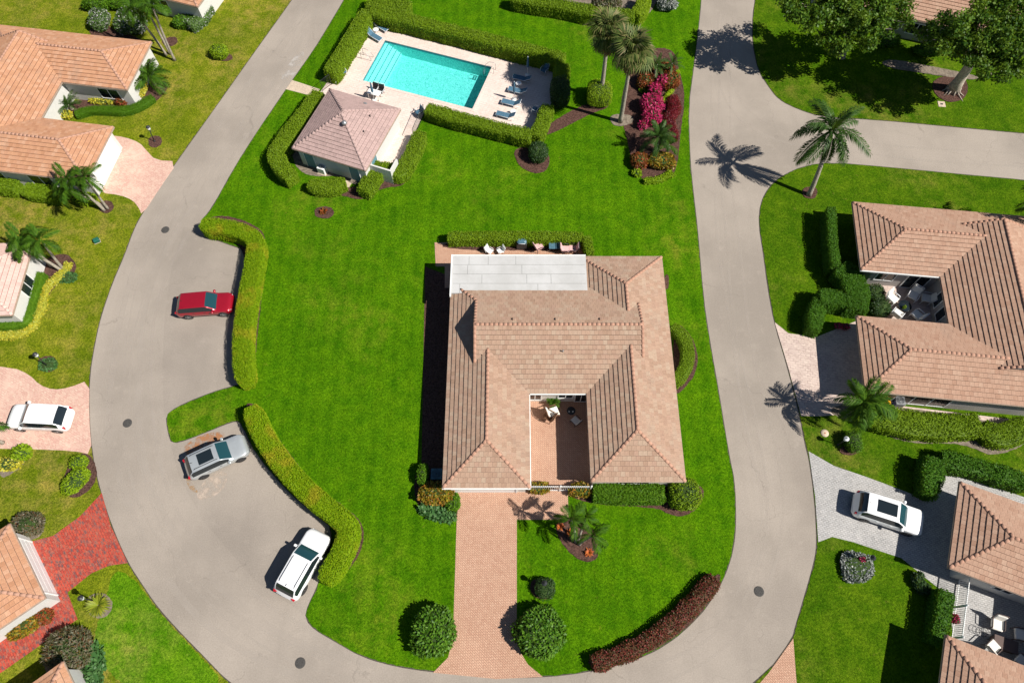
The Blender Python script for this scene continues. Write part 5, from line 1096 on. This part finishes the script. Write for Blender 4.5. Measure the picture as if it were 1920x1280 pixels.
def gatep(a, b2, label):
    p, q = Vector(G(*a)), Vector(G(*b2)); d = q - p; l = d.length; root = empty('pool_gate', (p.x, p.y, .06), math.atan2(d.y, d.x)); tag(root, label, 'gate', 'pool gates')
    MB().tube([(0, 0, 0), (0, 0, 1.35), (l, 0, 1.35), (l, 0, 0)], .025, 6).build('frame', 'dark_metal', root)
    me = MB().tube([(0, 0, .08), (0, 0, 1.34)], .01, 5).mesh('bar', 'dark_metal')
    for i in range(1, int(l / .12)): o = bpy.data.objects.new('bar', me); o.location = (i * .12, 0, 0); link(o, root)
    MB().box(.02, l - .02, -.012, .012, .08, .12).build('rail', 'dark_metal', root)
gatep((606, 172), (622, 160), 'dark metal pool gate at the far corner of the pool house'); gatep((776, 262), (796, 215), 'dark metal pool gate between the two near hedges')
# pool furniture
def lounger(px, ang, label, back=.6):
    o = prop('sun_lounger', px, label, 'sun lounger', .07, ang, 'blue pool loungers')
    fr = MB().tube([(-.95, -.3, .32), (.95, -.3, .32)], .022, 6).tube([(-.95, .3, .32), (.95, .3, .32)], .022, 6).tube([(-.95, -.3, .32), (-.95, .3, .32)], .022, 6).build('frame', 'white_metal', o)
    for x in (-.8, .7):
        for y in (-.3, .3): MB().tube([(x, y, 0), (x, y, .32)], .02, 6).build('leg', 'white_metal', o)
    MB().box(-.93, .35, -.28, .28, .33, .35).build('seat', 'fabric_blue', o); M = T(.36, 0, .34) @ Matrix.Rotation(-back, 4, 'Y'); bk = MB().box(0, .75, -.28, .28, 0, .02, M).build('backrest', 'fabric_blue', o)
    MB().tube([M @ Vector(p) for p in ((0, -.3, 0), (.78, -.3, 0), (.78, .3, 0), (0, .3, 0))], .02, 6).build('back_frame', 'white_metal', bk)
la = math.radians(-18)
for q, l_ in (((978, 152), 'blue lounger on the right pool deck, farthest from the camera'), ((970, 175), 'blue lounger on the right pool deck, second from far'), ((958, 198), 'blue lounger on the right pool deck, third from far'), ((948, 221), 'blue lounger on the right pool deck, nearest the near hedge')): lounger(q, la, l_)
lounger((715, 55), math.radians(143), 'upper blue lounger at the far left pool corner'); lounger((703, 73), math.radians(143), 'lower blue lounger at the far left pool corner')
def table(px, label, r=.3, h=.45, mat='white_paint', z=.07, top=None):
    o = prop('side_table', px, label, 'table', z, 0, 'small tables'); MB().lathe([(r, h - .03), (r, h), (r - .02, h + .01)], 20).build('top', top or mat, o)
    for k in range(4): a = k * PI / 2 + .4; MB().tube([(r * .5 * math.cos(a), r * .5 * math.sin(a), h - .03), (r * .8 * math.cos(a), r * .8 * math.sin(a), 0)], .018, 6).build('leg', mat, o)
    return o
table((972, 163), 'white round table between the two far loungers'); table((962, 216), 'white round table between the two near loungers'); table((706, 63), 'white round table between the corner loungers'); 
def chair(px, ang, label, frame='white_metal', cush='fabric_blue', z=.07, s=1.0, arms=True, group='garden chairs', pad=.1):
    o = prop('chair', px, label, 'chair', z, ang, group); w = .3 * s; o.scale = (s, s, s); w = .3
    for x in (-.26, .26):
        for y in (-w, w): MB().tube([(x, y, 0), (x, y, .4)], .022, 6).build('leg', frame, o)
    MB().rbox(-.3, .3, -.28, .28, .38, .38 + pad, .03).build('seat', cush, o)
    M = T(-.28, 0, .42) @ Matrix.Rotation(-.28, 4, 'Y'); bk = MB().rbox(-.05, .05, -.28, .28, 0, .55, .03, M).build('backrest', cush, o); MB().tube([M @ Vector(p) for p in ((-.03, -.31, 0), (-.03, -.31, .6), (-.03, .31, .6), (-.03, .31, 0))], .024, 6).build('back_frame', frame, bk)
    if arms:
        for y in (-w - .03, w + .03): MB().tube([(-.32, y, .62), (.2, y, .62), (.27, y, .4)], .026, 6).build('armrest', frame, o)
    return o
chair((631, 154), -.6, 'white framed pool chair near the gate, closer to the pool house'); chair((644, 141), -.9, 'white framed pool chair near the gate, farther from the pool house'); chair((1003, 212), 2.6, 'white framed pool chair in the shade of the right deck corner'); chair((1020, 138), -2.2, 'white framed pool chair at the far right deck corner'); chair((786, 217), -2.5, 'blue pool chair just inside the near pool gate')
def umbrella(px, label, h=2.3):
    o = prop('closed_umbrella', px, label, 'umbrella', .07, 0, 'closed pool umbrellas'); MB().lathe([(.26, 0), (.26, .06), (.06, .1)], 16).build('base', 'white_paint', o); MB().tube([(0, 0, .05), (0, 0, h + .12)], .022, 8).build('pole', 'white_metal', o)
    MB().lathe([(.10, 1.05), (.13, 1.15), (.12, 1.5), (.09, 1.9), (.05, h)], 9, None, False).build('folded_canopy', 'fabric_blue', o)
umbrella((989, 142), 'closed umbrella by the farthest lounger'); umbrella((964, 188), 'closed umbrella between the middle loungers'); umbrella((702, 188), 'closed umbrella beside the pool house table')
o = prop('pool_table', (704, 184), 'white table with dark chair pads on the pool house terrace', 'table', .07, -.35); MB().rbox(-.65, .65, -.35, .35, .68, .74, .02).build('top', 'white_paint', o)
for x in (-.55, .55):
    for y in (-.28, .28): MB().box(x - .03, x + .03, y - .03, y + .03, 0, .68).build('leg', 'white_paint', o)
for q, l_ in (((704, 175), 'dark padded chair left at the white terrace table'), ((715, 178), 'dark padded chair right at the white terrace table')): chair(q, -1.9, l_, 'white_metal', 'black_trim')
def rail(px, ang, label):
    o = prop('pool_handrail', px, label, 'handrail', .06, ang, 'pool rails')
    for y in (-.28, .28): MB().tube([(-.6, y, 0), (-.6, y, .75), (-.4, y, .9), (.1, y, .8), (.5, y, .3), (.55, y, -.6)], .022, 7).build('rail', 'grey_metal', o)
    for k in range(2): MB().box(.48, .6, -.27, .27, -.25 - .25 * k, -.22 - .25 * k).build('rung', 'grey_metal', o)
rail((917, 133), PI + la, 'pool ladder at the right end of the pool'); rail((690, 110), la, 'pool handrail at the steps')
# back porch of the central house
o = prop('grill', (978, 464), 'blue barbecue grill behind the flat roof', 'grill', .05); MB().rbox(-.45, .45, -.28, .28, .1, .85, .03).build('cart', 'dark_metal', o); MB().rbox(-.42, .42, -.27, .27, .86, 1.15, .12).build('lid', 'bluegrey', o); MB().tube([(-.3, -.32, 1.0), (.3, -.32, 1.0)], .02, 6).build('handle', 'white_metal', o)
for q, a, l_ in (((1010, 468), .5, 'pink cushioned chair behind the flat roof beside the grill'), ((1060, 473), 0, 'pink cushioned chair behind the flat roof at right of the table'), ((1073, 472), 3.1, 'pink cushioned chair nearest the back hedge corner')): chair(q, a, l_, 'dark_metal', 'fabric_pink', .05, 1.15)
o = prop('patio_table', (1040, 468), 'grey glass patio table behind the flat roof', 'table', .05); MB().rbox(-.55, .55, -.4, .4, .68, .72, .02).build('top', 'bluegrey', o)
for x in (-.45, .45):
    for y in (-.3, .3): MB().box(x - .025, x + .025, y - .025, y + .025, 0, .68).build('leg', 'dark_metal', o)
for q, a, l_ in (((918, 475), -.6, 'white chair behind the flat roof, left one'), ((938, 475), 3.6, 'white chair behind the flat roof, right one')): chair(q, a, l_, 'white_metal', 'white_paint', .05, .85)
# front courtyard
chair((1037, 777), .35, 'brown wicker armchair with white cushion in the central courtyard', 'wicker', 'fabric_white', .05, 1.35, True, 'wicker armchairs'); chair((1028, 784), 2.6, 'brown wicker armchair without cushion in the central courtyard', 'wicker', 'wicker', .05, 1.25, True, 'wicker armchairs'); chair((1078, 792), 2.3, 'dark chair with pale cushion in the courtyard shade', 'dark_metal', 'fabric_white', .05, 1.0)
o = prop('planter', (1036, 758), 'potted fern in the central courtyard', 'potted plant', .05); MB().lathe([(.2, 0), (.3, .4), (.32, .45), (.26, .44)], 14).build('pot', 'terracotta', o)
for i in range(22): f = bpy.data.objects.new('frond', FR['feather'][i % 3]); s = random.uniform(.45, .65); f.location = (0, 0, .42); f.rotation_euler = (0, -math.radians(random.uniform(5, 75)), i * 2.4); f.scale = (s, s, s); link(f, o)
table((1070, 774), 'small table with two cups in the courtyard shade', .35, .5, 'dark_metal', .05)
for d in ((1067, 772), (1074, 772)): x, y = G(d[0], d[1], .55); tag(MB().lathe([(.04, 0), (.05, .13), (.042, .125)], 10).build('cup', 'white_paint', None, (x, y, .56)), 'left white cup on the courtyard table' if d[0] < 1070 else 'right white cup on the courtyard table', 'cup', 'cups')
# east courtyard
for q, a, l_ in (((1668, 566), -.9, 'white chair nearest the grey shrubs in the east courtyard'), ((1706, 560), -2.2, 'white chair at the far right of the round table in the east courtyard'), ((1730, 565), 2.9, 'white chair alone in the shade of the east courtyard'), ((1676, 594), .8, 'white chair at the near left of the east courtyard'), ((1712, 596), 2.2, 'white chair at the near right of the east courtyard')): chair(q, a, l_, 'white_metal', 'fabric_white', .05, 1.3, True, 'white courtyard chairs', .12)
table((1690, 580), 'round glass table among the white courtyard chairs', .55, .6, 'dark_metal', .05, 'glass_dark'); x, y = G(1694, 577, .65); shrub('table_plant', (x, y), .12, .12, .3, 'leaf_bright', 'small plant on the round courtyard table', leaf=.1, dens=300, cat='plant').location.z = .66
for k, q in enumerate(((1572, 610), (1586, 612))): shrub('flower', G(*q, .3), .3, .25, .5, 'leaf_magenta', ('left', 'right')[k] + ' pink flower cluster at the top of the shell driveway', leaf=.14, dens=160, cat='flower')
# south-east courtyard
for q, a, l_ in (((1860, 1172), -1.9, 'white cushioned chair farthest from the brown table in the grey courtyard'), ((1852, 1212), .6, 'white cushioned chair left of the brown table'), ((1903, 1190), 2.9, 'white cushioned chair right of the brown table'), ((1905, 1240), 2.2, 'pale chair in the corner shade of the grey courtyard')): chair(q, a, l_, 'brown_wicker', 'fabric_white', .045, 1.25, True, 'grey courtyard chairs', .14)
o = prop('fire_table', (1876, 1208), 'long brown woven table in the grey courtyard', 'table', .045, -.35); MB().rbox(-.75, .75, -.38, .38, 0, .55, .03).build('base', 'brown_wicker', o); MB().rbox(-.8, .8, -.43, .43, .55, .6, .02).build('top', 'brown_wicker', o)
o = prop('plant_stand', (1840, 1185), 'low wire plant stand casting a curly shadow in the grey courtyard', 'stand', .045)
for k in range(3): MB().tube([(.28 * math.cos(a * PI / 6), .28 * math.sin(a * PI / 6), .15 + .25 * k) for a in range(13)], .014, 5).build('ring', 'dark_metal', o)
for k in range(4): a = k * PI / 2; MB().tube([(.3 * math.cos(a), .3 * math.sin(a), 0), (.28 * math.cos(a), .28 * math.sin(a), .7)], .014, 5).build('leg', 'dark_metal', o)
shrub('flower', G(1791, 1159, .4), .3, .32, .6, 'leaf_magenta', 'red flowers beside the white fence of the grey courtyard', leaf=.15, dens=170, cat='flower')
